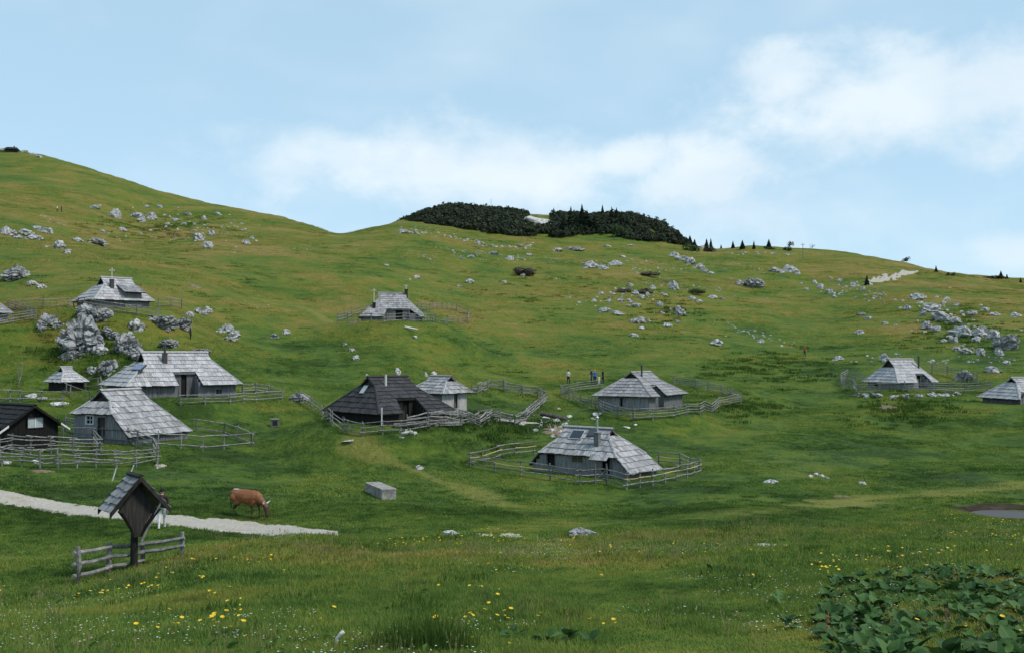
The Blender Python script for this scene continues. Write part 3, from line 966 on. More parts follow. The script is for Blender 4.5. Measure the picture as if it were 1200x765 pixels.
# hut in the valley, centre right
hE = Hut('shepherd_hut', 'grey hut with solar panel and steel chimney pipe inside yellow-railed fence', 5.45, 67, -8.48, -36.8, 2.2, 1.62, 3.5, 1.95, 1.80, 3.96, .9, 4.22, .82, gl=.75, gr=.45, Wl=1.9, Wr=2.15, mat='shingle', rh=.5, bw=.34, inset=.22)
hE.roof().walls([('front', 'dark', 641.5, 531.5, 650.5, 545), ('front', 'window', 669.5, 531.5, 684.5, 541.5), ('front', 'dark', 705.5, 536, 715, 556)])
hE.panel('front', [(671.5, 505), (685, 505), (668, 513.8), (682, 514)], 'solar', 'solar_panel')
hE.panel('front', [(692, 503), (699, 503), (690, 511), (697.5, 511)], 'glass')
_, p = hE.stack('front', 700, 520.5, .75, .34, 'wall' )
hE.pipe('front', 700, 519, 1.65, .065)
# porch canopy of that hut
F = hE.faces['front']
c0, c1 = F.inv(hE.ray(695, 531, F.o, F.n)), F.inv(hE.ray(716.5, 531, F.o, F.n))
can = MB()
s1 = F.s1
for k in range(6):
    xa = c0[0] + (c1[0] - c0[0]) * k / 6; xb = c0[0] + (c1[0] - c0[0]) * (k + 1) / 6 - .012
    can = MB().hexa([F.P(xa, s1 - .15, .05), F.P(xb, s1 - .15, .05), F.P(xb, s1 + .42, .09), F.P(xa, s1 + .42, .09)],
                    [F.P(xa, s1 - .15, .09), F.P(xb, s1 - .15, .09), F.P(xb, s1 + .42, .13), F.P(xa, s1 + .42, .13)])
    can.build('canopy_board', M['shingle'], hE.root)
# hut with flared rounded roof inside rail fence
hF = Hut('shepherd_hut', 'grey hut with bulging hip roof and dark doorway slot, walkers behind it', 12.57, 96, -5.61, 59.8, 2.4, 2.5, 3.9, 3.0, 1.70, 4.63, 1.66, 5.07, 1.75, gl=.55, gr=.9, mat='shingle_brown', rh=.46, bw=.32)
hF.notch('front', (761, 451), (768, 450.5), (773.5, 464), (781, 463))
hF.roof().walls([('left', 'dark', 727, 466, 731, 476)])
hF.pipe('front', 752, 441, 1.0, .09, 'soot')
# hut above the boulders
hG = Hut('shepherd_hut', 'pale silver roofed hut with dormer porch above the big boulders', -43.53, 107, 4.23, 45, 1.4, 2.0, 4.1, 3.1, 1.52, 3.3, 1.45, 3.3, 1.65, mat='shingle_pale', rh=.48, bw=.36)
hG.roof().walls([])
_, p = hG.stack('front', 131, 337, .8, .36)
for nm, pp, ss in (('cross_post', p + Vector((0, 0, 1.5)), (.07, .07, 1.2)), ('cross_arm', p + Vector((0, 0, 1.85)), (.55, .07, .09))):
    hG.bar(nm, pp, ss, 'bone', Matrix.Rotation(-hG.psi, 3, 'Z'))
# its dormer: walls and a lean-to roof
F = hG.faces['front']
da, db = F.hit if False else hG.hit('front', 146, 345), hG.hit('front', 161, 346)
xa, xb = da[0] - .15, db[0] + .25
yo = -(hG.W - .25)
A0, B0 = F.P(xa, 1.35), F.P(xb, 1.35)
zr = 2.55
dw = MB()
for k in range(6):
    u = A0.x + (B0.x - A0.x) * k / 6; w = (B0.x - A0.x) / 6 - .012
    dw.hexa([(u, yo, -1.2), (u + w, yo, -1.2), (u + w, yo + .07, -1.2), (u, yo + .07, -1.2)], [(u, yo, zr - .1), (u + w, yo, zr - .1), (u + w, yo + .07, zr - .1), (u, yo + .07, zr - .1)])
for X in (A0.x, B0.x - .07):
    dw.hexa([(X, yo + .08, -1.2), (X + .07, yo + .08, -1.2), (X + .07, A0.y, -1.2), (X, A0.y, -1.2)], [(X, yo + .08, zr - .1), (X + .07, yo + .08, zr - .1), (X + .07, A0.y, A0.z - .05), (X, A0.y, A0.z - .05)])
dw.build('dormer_wall', M['wall'], hG.root, kind='stuff')
DF = Face([(A0.x - .25, A0.y + .05, A0.z + .12), (A0.x - .25, yo - .4, zr - .12)], [(B0.x + .25, A0.y + .05, A0.z + .12), (B0.x + .25, yo - .4, zr - .12)])
lay(DF, hG.root, M['shingle'], .45, .45)
# frontal hut high on the slope
hH = Hut('shepherd_hut', 'grey hut standing alone on the open slope with dark porch and two ridge crosses', -16.33, 133, 4.2, 10.9, 1.83, 1.97, 4.08, 3.39, .8, 4.43, .8, 4.33, .79, mat='shingle', rh=.42, bw=.34, joined=False)
hH.notch('front', (453, 361.5), (479.7, 361.8), (450.5, 369.3), (492.5, 371))
hH.roof().walls([])
for (px, py, hh) in ((438.3, 360, 1.9), (476, 344.5, .75)):
    o, p = hH.stack('front', px, py, .55, .4, 'wall_dark')
    for nm, dz, ss in (('cross_post', hh * .55 + .5, (.09, .09, hh)), ('cross_arm', hh + .35, (.55, .09, .1))):
        hH.bar(nm, p + Vector((0, 0, dz)), ss, 'bone', Matrix.Rotation(-hH.psi, 3, 'Z'))
# hut on the right below the rock field
hI = Hut('shepherd_hut', 'pale grey hut on stone terrace with rail fence, below the right-hand rock field', 45.45, 115, -4.4, 28, 2.0, 2.1, 3.85, 2.6, 1.2, 3.4, 1.04, 3.3, 1.08, gl=.95, gr=.9, mat='shingle_pale', rh=.45, bw=.34)
hI.notch('front', (1072, 437.4), (1082, 437.4), (1076, 449), (1092, 447.5))
hI.roof().walls([('left', 'dark', 1024, 447, 1029, 452)])
hI.pipe('front', 1076.5, 431, 1.3, .1, 'soot')
# hut cut by the frame's edge
hJ = Hut('shepherd_hut', 'pale conical roofed hut cut off by the right edge of the picture', 53.8, 104, -5.75, 12, 1.1, .75, 3.3, 3.3, 1.15, 2.8, 1.19, 3.3, 1.1, gl=.5, gr=.5, mat='shingle_pale', rh=.45, bw=.34)
hJ.notch('front', (1197, 459), (1206, 459), (1198, 470), (1210, 470))
hJ.roof().walls([])
# black hut, gable to the viewer
hK = Hut('shepherd_hut', 'small black gabled hut with two pale window panes at the left edge', -32.01, 64, -6.23, -35, 3.2, 1.75, 2.97, 2.05, 1.62, 4.5, 1.7, 1.75, 1.62, gl=.7, gr=.01, mat='shingle_black', wall='wall_black', rh=.5, bw=.34, right_gable=True, inset=.3)
hK.roof().walls([('right', 'window_pale', 32.5, 489.5, 51, 500)])
for sg in (-1, 1):
    a = Vector((1.78, sg * .1, 2.93)); b = Vector((1.78, sg * 2.35, 1.38))
    MB().hexa([a + Vector((0, 0, -.16)), b + Vector((0, 0, -.16)), b, a], [a + Vector((.05, 0, -.16)), b + Vector((.05, 0, -.16)), b + Vector((.05, 0, 0)), a + Vector((.05, 0, 0))]).build('barge_board', M['wall_black'], hK.root)
    a2 = a.lerp(b, .72) + Vector((.06, 0, -.02))  # lower verge plank catching the light, its brightness put into a pale colour
    MB().hexa([a2 + Vector((0, 0, -.13)), b + Vector((.06, 0, -.13)), b + Vector((.06, 0, 0)), a2], [a2 + Vector((.05, 0, -.13)), b + Vector((.11, 0, -.13)), b + Vector((.11, 0, 0)), a2 + Vector((.05, 0, 0))]).build('lit_board', M['bone'], hK.root, label='verge board painted pale where light strikes it')
# little store behind
hL = Hut('storage_shed', 'tiny shed with pale pyramid roof behind the upper rail fence', -39.95, 88, -3.74, 47.1, .5, .47, 2.6, 1.95, 1.3, 1.2, 1.28, 1.25, 1.15, gl=.4, gr=.4, mat='shingle_pale', wall='wall_dark', rh=.42, bw=.5, inset=.35)
hL.roof().walls([])
# roof peeping in at the left edge above the boulders
hM = Hut('shepherd_hut', 'brown shingled roof corner with rail fence at the left edge above the boulders', -55.5, 101, 3.0, 38, 1.6, 1.4, 3.6, 3.0, 1.2, 3.4, 1.2, 3.2, 1.2, gl=.6, gr=.6, mat='shingle_brown', rh=.5, bw=.36)
hM.roof().walls([])
HUTS = [hA, hB, hC, hD, hE, hF, hG, hH, hI, hJ, hK, hL, hM]

# ------------------------------------------------------------------ gravel track, pond, bare patches
M['gravel'] = None
def gravel_mat():
    m, nt, b = new_mat('gravel')
    geo = nnew(nt, 'ShaderNodeNewGeometry')
    n1 = noise(nt, geo.outputs['Position'], 9.0, 4, 0.7)
    n2 = noise(nt, geo.outputs['Position'], 0.8, 4, 0.6)
    c = mixc(nt, maprange(nt, n1, 0.3, 0.7), (0.27, 0.24, 0.195), (0.46, 0.42, 0.36))
    c = mixc(nt, maprange(nt, n2, 0.54, 0.74, 0, 0.5), c, (0.23, 0.19, 0.12))
    L(nt, c, b.inputs['Base Color']); b.inputs['Roughness'].default_value = 0.95
    bp = nnew(nt, 'ShaderNodeBump'); bp.inputs['Strength'].default_value = 0.6; bp.inputs['Distance'].default_value = 0.05
    L(nt, n1, bp.inputs['Height']); L(nt, bp.outputs[0], b.inputs['Normal'])
    return m
M['gravel'] = gravel_mat()
M['earth'] = plain_mat('bare_earth', (0.17, 0.125, 0.08), 0.95, 0, 0.35, 3.0)
M['mud'] = plain_mat('wet_mud', (0.045, 0.034, 0.024), 0.95, 0, 0.45, 1.6, .05)

TRACKS = []          # world polygons kept free of grass
def strip(name, upper, lower, mat, label, lift=0.05, nx=70, ny=7, jit=0.12):
    ux, uy = zip(*upper); lx, ly = zip(*lower)
    xs = np.linspace(min(ux[0], lx[0]), max(ux[-1], lx[-1]), 26)
    U = np.array([ground(x, min(np.interp(x, ux, uy), np.interp(x, lx, ly) - .4))[:2] for x in xs])
    Lw = np.array([ground(x, np.interp(x, lx, ly))[:2] for x in xs])
    TRACKS.append(np.r_[U, Lw[::-1]])
    k = np.linspace(0, 25, nx)
    U2 = np.stack([np.interp(k, np.arange(26), U[:, i]) for i in (0, 1)], -1)
    L2 = np.stack([np.interp(k, np.arange(26), Lw[:, i]) for i in (0, 1)], -1)
    w = (U2 - L2)
    sm = lambda: np.convolve(RNG.normal(0, jit, nx + 8), np.ones(5) / 3.2, 'same')[4:-4][:, None]
    j1, j2 = sm(), sm()
    U2 = U2 + w * j1 * .6; L2 = L2 - w * j2 * .6
    v = np.linspace(0, 1, ny)[:, None, None]
    G = L2[None] * (1 - v) + U2[None] * v
    Z = height(G[..., 0].ravel(), G[..., 1].ravel()).reshape(G.shape[:2]) + lift
    Z[0] -= lift + .03; Z[-1] -= lift + .03
    o = link(bpy.data.objects.new(name, grid_mesh(name, G[..., 0], G[..., 1], Z, mat)))
    return tag(o, label, kind='structure')
strip('path', [(-40, 563), (0, 572), (50, 583), (110, 594), (170, 600), (200, 603), (280, 608), (330, 613), (396, 623)],
      [(-40, 583), (0, 590), (60, 600), (110, 607), (170, 613), (240, 622), (300, 628), (350, 629), (392, 627)], M['gravel'], 'pale gravel track crossing the pasture past the shrine', nx=150, ny=12)
strip('hill_path', [(1016, 327), (1035, 322), (1055, 318.5), (1076, 317)], [(1022, 333), (1042, 330), (1060, 325), (1074, 319)], M['gravel'], 'pale gravel path on the far right slope', .12, 30, 4, .3)
for (px, py, w, h, mt, nm) in ((897, 639, 38, 7, 'gravel', 'gravel_patch'), (566, 628, 24, 6, 'gravel', 'gravel_patch'), (599, 628, 28, 6, 'gravel', 'gravel_patch'), (330, 629.5, 40, 2.5, 'earth', 'earth_patch'),
                               (228, 336, 18, 2.5, 'earth', 'earth_patch'), (1040, 477, 16, 7, 'earth', 'earth_patch'), (415, 378.5, 12, 2, 'earth', 'earth_patch'), (985, 582, 22, 3, 'earth', 'earth_patch'),
                               (655, 505, 36, 14, 'earth', 'earth_patch'), (605, 494, 50, 4, 'gravel', 'gravel_patch'), (48, 552, 26, 4, 'earth', 'earth_patch'), (188, 546, 13, 5, 'gravel', 'gravel_patch')):
    c = ground(px, py); dx = w / 2 / FPX * c.y
    far, near = ground(px, py - h / 2), ground(px, py + h / 2)
    dy = max(.25, min(4, abs(far.y - near.y) / 2))
    a = np.linspace(0, 2 * math.pi, 40, endpoint=False)
    rr = 0.35 + 1.2 * np.array([random.random() for _ in a]); rr = (rr + np.roll(rr, 1)) / 2
    rad = np.linspace(0.02, 1, 6)[:, None]
    X = c.x + np.cos(a)[None] * rr * rad * dx; Y = c.y + np.sin(a)[None] * rr * rad * dy
    Z = height(X.ravel(), Y.ravel()).reshape(X.shape) + .02 + .0006 * c.y
    Z[-1] -= .06 + .0006 * c.y
    o = link(bpy.data.objects.new(nm, grid_mesh(nm, X, Y, Z, M[mt], wrap=True)))
    tag(o, 'bare pale patch in the turf' if mt == 'gravel' else 'worn brown earth patch in the turf', kind='structure')
    TRACKS.append(np.stack([X[-1], Y[-1]], -1))

def water_mat():
    m, nt, b = new_mat('pond_water')
    b.inputs['Base Color'].default_value = (0.06, 0.05, 0.042, 1)
    b.inputs['Roughness'].default_value = 0.45
    b.inputs['Specular IOR Level'].default_value = 0.35
    b.inputs['IOR'].default_value = 1.33
    geo = nnew(nt, 'ShaderNodeNewGeometry')
    n = noise(nt, geo.outputs['Position'], 3.0, 3, 0.5)
    bp = nnew(nt, 'ShaderNodeBump'); bp.inputs['Strength'].default_value = 0.12; bp.inputs['Distance'].default_value = 0.05
    L(nt, n, bp.inputs['Height']); L(nt, bp.outputs[0], b.inputs['Normal'])
    return m
M['water'] = water_mat()
a = np.linspace(0, 2 * math.pi, 64, endpoint=False)
rad = np.linspace(0.01, 1.25, 8)[:, None]
X = POND[0] + np.cos(a)[None] * rad * POND[3]; Y = POND[1] + np.sin(a)[None] * rad * POND[4]
o = link(bpy.data.objects.new('pond', grid_mesh('pond', X, Y, np.full(X.shape, POND[2]), M['water'], wrap=True)))
tag(o, 'small muddy watering pond at the right edge', kind='structure')
rad = np.linspace(0.7, 1.0, 8)[:, None]
wob = 1.02 + .38 * np.array([vnoise(np.array([math.cos(t) * 2.2 + 9]), np.array([math.sin(t) * 2.2 + 4]), 8)[0] for t in a])[None]
X = POND[0] + np.cos(a)[None] * rad * POND[3] * wob; Y = POND[1] + np.sin(a)[None] * rad * POND[4] * wob
Z = height(X.ravel(), Y.ravel()).reshape(X.shape) + .015; Z[-1] -= .05
o = link(bpy.data.objects.new('mud_bank', grid_mesh('mud_bank', X, Y, Z, M['mud'], wrap=True)))
tag(o, 'dark trodden mud round the pond', kind='structure')
TRACKS.append(np.stack([X[-1], Y[-1]], -1))

# ------------------------------------------------------------------ fences
def fence(label, runs, h=1.1, rails=3, spacing=2.3, rr=.045, pr=.062, fresh=None, sag=.04, group='rail fences round the huts', messy=0.0, cat='fence'):
    first = ground(*runs[0][0])
    root = tag(empty('rail_fence', first), label, cat, group)
    T = -first
    for run in runs:
        pts = [ground(*q) for q in run]
        line = []
        for p, q in zip(pts[:-1], pts[1:]):
            d = (q - p).xy.length
            n = max(1, round(d / spacing))
            for k in range(n):
                t = k / n
                line.append((p.x + (q.x - p.x) * t, p.y + (q.y - p.y) * t))
        line.append((pts[-1].x, pts[-1].y))
        zz = height([q[0] for q in line], [q[1] for q in line])
        P = [Vector((x, y, z)) + T for (x, y), z in zip(line, zz)]
        tops = []
        for p in P:
            hh = h * random.uniform(.97, 1.12)
            lean = Vector((random.uniform(-.07, .07), random.uniform(-.07, .07), 0)) * (1 + messy)
            MB().tube([p - Vector((0, 0, .35)), p + lean + Vector((0, 0, hh))], [pr * random.uniform(.9, 1.15), pr * random.uniform(.75, .95)], 6).build('post', M['post'], root)
        for i, (p, q) in enumerate(zip(P[:-1], P[1:])):
            d = (q - p).normalized()
            side = Vector((d.y, -d.x, 0)).normalized() * (pr * .8)
            for k in range(rails):
                f = h * (0.28 + 0.66 * k / max(1, rails - 1)) if rails > 1 else h * .8
                z0 = f + random.uniform(-sag, sag) * (1 + 2.5 * messy); z1 = f + random.uniform(-sag, sag) * (1 + 2.5 * messy)
                a = p + side + Vector((0, 0, z0)) - d * random.uniform(.1, .3); b = q + side + Vector((0, 0, z1)) + d * random.uniform(.1, .3)
                mid = (a + b) / 2 + Vector((0, 0, random.uniform(-.05, .03)))
                r = rr * random.uniform(.8, 1.2)
                m_ = M['rail_fresh'] if fresh and k == 1 and random.random() < fresh else M['rail']
                MB().tube([a, mid, b], [r, r * .95, r * .85], 5).build('rail', m_, root)
    return root
fence('grey rail fence with fresh yellow middle rails round the valley hut with solar panel',
      [[(551, 547), (580, 552), (611, 557), (645, 562), (679, 568), (697, 567)], [(711, 567), (734, 573), (750, 571), (765, 569), (779, 566), (793, 563), (805, 560), (820, 555)],
       [(551, 546), (585, 537), (626, 532)], [(820, 554), (797, 547), (772, 544)]], h=1.0, fresh=.5, spacing=2.0)
fence('weathered rail fence in front of the black hut',
      [[(352, 470), (365, 479), (378, 488), (390, 498), (402, 507)], [(407, 507), (425, 511), (448, 509), (470, 508), (500, 504)]], h=1.0, rails=3)
fence('jumbled heap-like rail fence right of the black hut climbing behind the pale shed',
      [[(478, 503), (500, 500), (530, 497), (560, 496), (585, 496), (598, 498)], [(604, 499), (614, 494), (627, 482), (640, 471), (630, 464), (612, 462), (594, 460), (590, 456), (575, 455), (560, 462), (553, 463)], [(505, 500), (540, 499), (575, 494)]],
      h=1.05, rails=4, messy=.9, rr=.06, spacing=1.9)
fence('weathered rail fence enclosing the hut with the walkers behind',
      [[(658, 463), (672, 470), (690, 477), (706, 484), (720, 489)], [(724, 489), (742, 493), (765, 492), (790, 490), (820, 486), (842, 478), (868, 473), (845, 462), (815, 455), (790, 452)], [(658, 463), (678, 459), (704, 456)]], h=1.15, rails=4, spacing=2.4)
fence('rail fence round the lone hut on the open slope',
      [[(396, 378), (420, 378), (450, 379), (497, 378), (525, 379), (548, 379), (549, 371), (535, 364), (512, 362), (490, 364)], [(396, 377), (412, 371), (430, 366)]], h=1.15, rails=3, spacing=2.6)
fence('rail fence along the stone terrace of the hut below the rock field',
      [[(985, 449), (992, 456), (1005, 462), (1030, 461), (1060, 460), (1095, 460), (1130, 461), (1160, 459)], [(985, 448), (993, 443), (1012, 449)], [(1092, 437), (1110, 440), (1130, 446), (1145, 450)]], h=1.2, rails=4, spacing=2.5)
fence('old rail fence running right from the front grey hut',
      [[(120, 519), (150, 521), (185, 524), (212, 526), (237, 528), (262, 526), (295, 523)], [(295, 523), (278, 516), (262, 511), (230, 506)]], h=1.05, rails=2, spacing=2.2)
fence('tangled double rail fence below the front grey hut',
      [[(2, 546), (25, 547), (47, 548), (68, 548), (90, 548), (112, 548), (137, 548), (160, 547), (184, 544)], [(184, 543), (178, 533), (160, 524), (135, 519), (98, 511), (76, 505)]], h=1.15, rails=4, messy=.7, spacing=2.0)
fence('tangled rail fence before the small black hut',
      [[(0, 533), (14, 530), (35, 531), (60, 531), (85, 532), (117, 533)], [(117, 533), (108, 521), (75, 519)]], h=1.1, rails=4, messy=.7, spacing=2.0)
fence('upper rail fence in front of the tiny pyramid-roofed shed',
      [[(-10, 469), (12, 470), (24, 471), (48, 471), (73, 471)], [(78, 462), (82, 464), (106, 472)], [(100, 456), (114, 455), (122, 462)]], h=1.0, rails=2, spacing=2.4)
fence('low rail fence and logs in front of the long hut with porch',
      [[(212, 475), (240, 474), (270, 473), (300, 471), (330, 468)], [(330, 467), (316, 462), (300, 460), (284, 461)]], h=.85, rails=3, spacing=2.4)
fence('thin rail fence before the silver roofed hut above the boulders',
      [[(18, 364), (50, 362), (80, 360), (106, 363), (135, 367), (160, 370), (184, 374)], [(186, 361), (200, 360), (213, 362)]], h=1.1, rails=3, spacing=2.6)
fence('rail fence of the hut at the left edge above the boulders',
      [[(-5, 384), (15, 380), (40, 376)], [(10, 364), (30, 370), (42, 374)]], h=1.2, rails=4, spacing=2.4)
# gate in the yellow-railed fence
ga, gb = ground(697, 567), ground(711, 567)
g = tag(empty('field_gate', ga), 'narrow braced timber gate in the yellow-railed fence', 'gate')
d = gb - ga
for k in (.25, .6, .95):
    MB().tube([Vector((0, 0, k)), d + Vector((0, 0, k))], .035, 5).build('rail', M['rail'], g)
MB().tube([Vector((0, 0, .2)), d + Vector((0, 0, .95))], .035, 5).build('brace', M['rail'], g)
for k in (0.03, .97):
    MB().tube([d * k + Vector((0, -.05, -.1)), d * k + Vector((0, -.05, 1.3))], .05, 6).build('upright', M['post'], g)

# ------------------------------------------------------------------ wayside shrine with its fence
sb = ground(157, 668)
S = tag(empty('wayside_shrine', sb, math.radians(40)), 'dark wooden wayside shrine on a post with small shingled gable roof', 'shrine')
ppm = FPX / sb.y
def spx(dy): return dy / ppm
Hs = spx(668 - 557)                 # ridge height
# local axes: ridge runs along y; gable faces -y
M['shrine'] = wood_mat('shrine_timber', (0.012, 0.011, 0.010), (0.040, 0.036, 0.033), grain=(9, 9, 0.8))
M['shrine_shingle'] = wood_mat('shrine_shingle', (0.12, 0.12, 0.125), (0.30, 0.30, 0.31), var=.2)
MB().tube([(0, 0, -.4), (0, 0, Hs * .62)], [.12, .11], 8).build('post', M['shrine'], S)
hw, ez, Wd = .88, Hs - 1.0, 1.15         # half-width of roof, eave height, depth of the roof
yf, yb = -.52, .52
for s, nm in ((-1, 'left'), (1, 'right')):
    F_ = Face([(0, yf if s < 0 else yb, Hs), (s * hw, yf if s < 0 else yb, ez)], [(0, yb if s < 0 else yf, Hs), (s * hw, yb if s < 0 else yf, ez)])
    lay(F_, S, M['shrine_shingle'], .29, .30, joined=False, th=.025)
cap_bar(S, (0, yf, Hs), (0, yb, Hs), .1, M['shrine'], 'ridge_cap', .03, .04)
for y_ in (yf - .03, yb + .03):
    for s in (-1, 1):
        a, b = Vector((0, y_, Hs + .02)), Vector((s * (hw + .03), y_, ez - .02))
        up = Vector((0, 0, -.17))
        MB().hexa([a + up, b + up, b, a], [q + Vector((0, .05, 0)) for q in (a + up, b + up, b, a)]).build('barge_board', M['shrine'], S)
# back panel and the two curved cheeks that taper into the post
zb_ = Hs * .36
prof = []
for k in range(11):
    t = k / 10
    z = ez - .03 - (ez - .03 - zb_) * t
    prof.append((.09 + (.56 - .09) * (1 - t) ** 1.35, z))
poly = [Vector((0, 0, Hs - .16))] + [Vector((x, 0, z)) for x, z in prof] + [Vector((-x, 0, z)) for x, z in reversed(prof)]
MB().hexa([p + Vector((0, -.24, 0)) for p in poly], [p + Vector((0, -.19, 0)) for p in poly]).build('back_panel', M['shrine'], S)
for s in (-1, 1):
    c = MB()
    for (x0, z0), (x1, z1) in zip(prof[:-1], prof[1:]):
        d0, d1 = .34 * (z0 - zb_) / (ez - zb_) + .03, .34 * (z1 - zb_) / (ez - zb_) + .03
        c.hexa([(s * x0, -.25, z0), (s * x1, -.25, z1), (s * x1, -.25 - d1, z1), (s * x0, -.25 - d0, z0)],
               [(s * (x0 + .05), -.25, z0), (s * (x1 + .05), -.25, z1), (s * (x1 + .05), -.25 - d1, z1), (s * (x0 + .05), -.25 - d0, z0)])
    c.build('cheek', M['shrine'], S)
MB().tube([(.66, -.5, ez + .22), (.10, -.34, ez - 1.0)], .035, 6).build('strut', M['post'], S)
# the rails that guard it
fr = tag(empty('shrine_fence', ground(92, 687)), 'short grey three-rail fence guarding the wayside shrine', 'fence')
fo = fr.location.copy()
pp = [(92, 687, 1.12), (127, 674, 1.05), (167, 664, 1.0), (213, 655, .98)]
W3 = [ground(q[0], q[1]) for q in pp]
for i, (w, q) in enumerate(zip(W3, pp)):
    p = w - fo
    hgt = (1.15, 1.0, .82, .85)[i]
    MB().tube([p - Vector((0, 0, .3)), p + Vector((.01, 0, hgt * .5)), p + Vector((random.uniform(-.04, .04), 0, hgt))], [.085, .08, .065], 7).build('post', M['rail'], fr)
for k, f in enumerate((.28, .58, .88)):
    for i in range(3):
        if k == 0 and i == 2: continue
        hs = [(1.12, 1.02, .82, .78)[j] for j in (i, i + 1)]
        a = W3[i] - fo + Vector((-.05 if i else -.12, -.1, hs[0] * f)); b = W3[i + 1] - fo + Vector((.12, -.1, hs[1] * f))
        MB().tube([a, (a + b) / 2 + Vector((0, 0, -.03)), b], [.065, .06, .05], 7).build('rail', M['rail'], fr)

# ------------------------------------------------------------------ rocks
from mathutils import noise as mnoise
def rock_mesh(seed, sub=3, sharp=.5, mat='rock'):
    rnd = random.Random(seed)
    bm = bmesh.new()
    bmesh.ops.create_icosphere(bm, subdivisions=sub, radius=1)
    planes = []
    for _ in range(11):
        n = Vector((rnd.gauss(0, 1), rnd.gauss(0, 1), rnd.gauss(0.15, .8))).normalized()
        planes.append((n, rnd.uniform(.55, .95)))
    off = Vector((rnd.uniform(0, 90), rnd.uniform(0, 90), rnd.uniform(0, 90)))
    for v in bm.verts:
        p = v.co.copy()
        for n, d in planes:
            e = p.dot(n) - d
            if e > 0: p -= n * e * sharp * 1.7
        q = v.co * 1.6 + off
        p += v.co * (mnoise.fractal(q, 1.0, 2.0, 5) * .20)
        cell = mnoise.voronoi(v.co * 2.1 + off)[0]
        p *= 1 - .28 * max(0, .22 - (cell[1] - cell[0])) / .22
        v.co = p
    m = bpy.data.meshes.new('rock')
    bm.to_mesh(m); bm.free()
    m.materials.append(M[mat])
    return m
ROCKS = [rock_mesh(100 + i, 3) for i in range(9)]
ROCKS_W = [rock_mesh(300 + i, 2, mat='rock_white') for i in range(5)]
ROCKS_BIG = [rock_mesh(200 + i, 5, .62, 'rock_big') for i in range(5)]
def rock(px, py, w, h, label=None, group=None, kind='r', name='rock', depth_ratio=.85):
    g = ground(px, py + h * .42)
    k = g.y / FPX
    ms = {'r': ROCKS, 'w': ROCKS_W, 'b': ROCKS_BIG}[kind]
    o = bpy.data.objects.new(name, random.choice(ms))
    sx = w * k / 2 * (1.3 if kind == 'b' else 1.2); sz = h * k * (.66 if kind == 'b' else .66)
    o.scale = (sx, max(sx * depth_ratio, sz * .6), sz)
    o.location = (g.x, g.y + sx * .3, g.z + sz * .20)
    o.rotation_euler = (random.uniform(-.15, .15), random.uniform(-.15, .15), random.uniform(0, 6.28) if w < h * 2.2 else random.choice((0, math.pi)) + random.uniform(-.3, .3))
    link(o)
    return tag(o, label, 'rock', group)
G1 = 'boulders of the outcrop below the silver roofed hut'
for a in ((95, 388, 52, 48, 'huge fissured grey boulder, largest of the outcrop below the silver roofed hut'), (145, 402, 32, 31, 'grey wedge-shaped boulder right of the huge fissured one'),
          (122, 426, 25, 27, 'rounded grey boulder lowest in the outcrop, above the front huts')):
    rock(*a[:4], a[4], G1, 'b', 'boulder')
for a in ((159, 414, 22, 17), (85, 414, 28, 13), (116, 406, 20, 17), (127, 389, 26, 16), (101, 362, 26, 17), (119, 366, 22, 17), (108, 432, 14, 10), (150, 430, 22, 15), (75, 402, 16, 12), (168, 425, 14, 10)):
    rock(*a, 'grey limestone block wedged among the large boulders of the outcrop', G1, 'b' if a[2] > 20 else 'r')
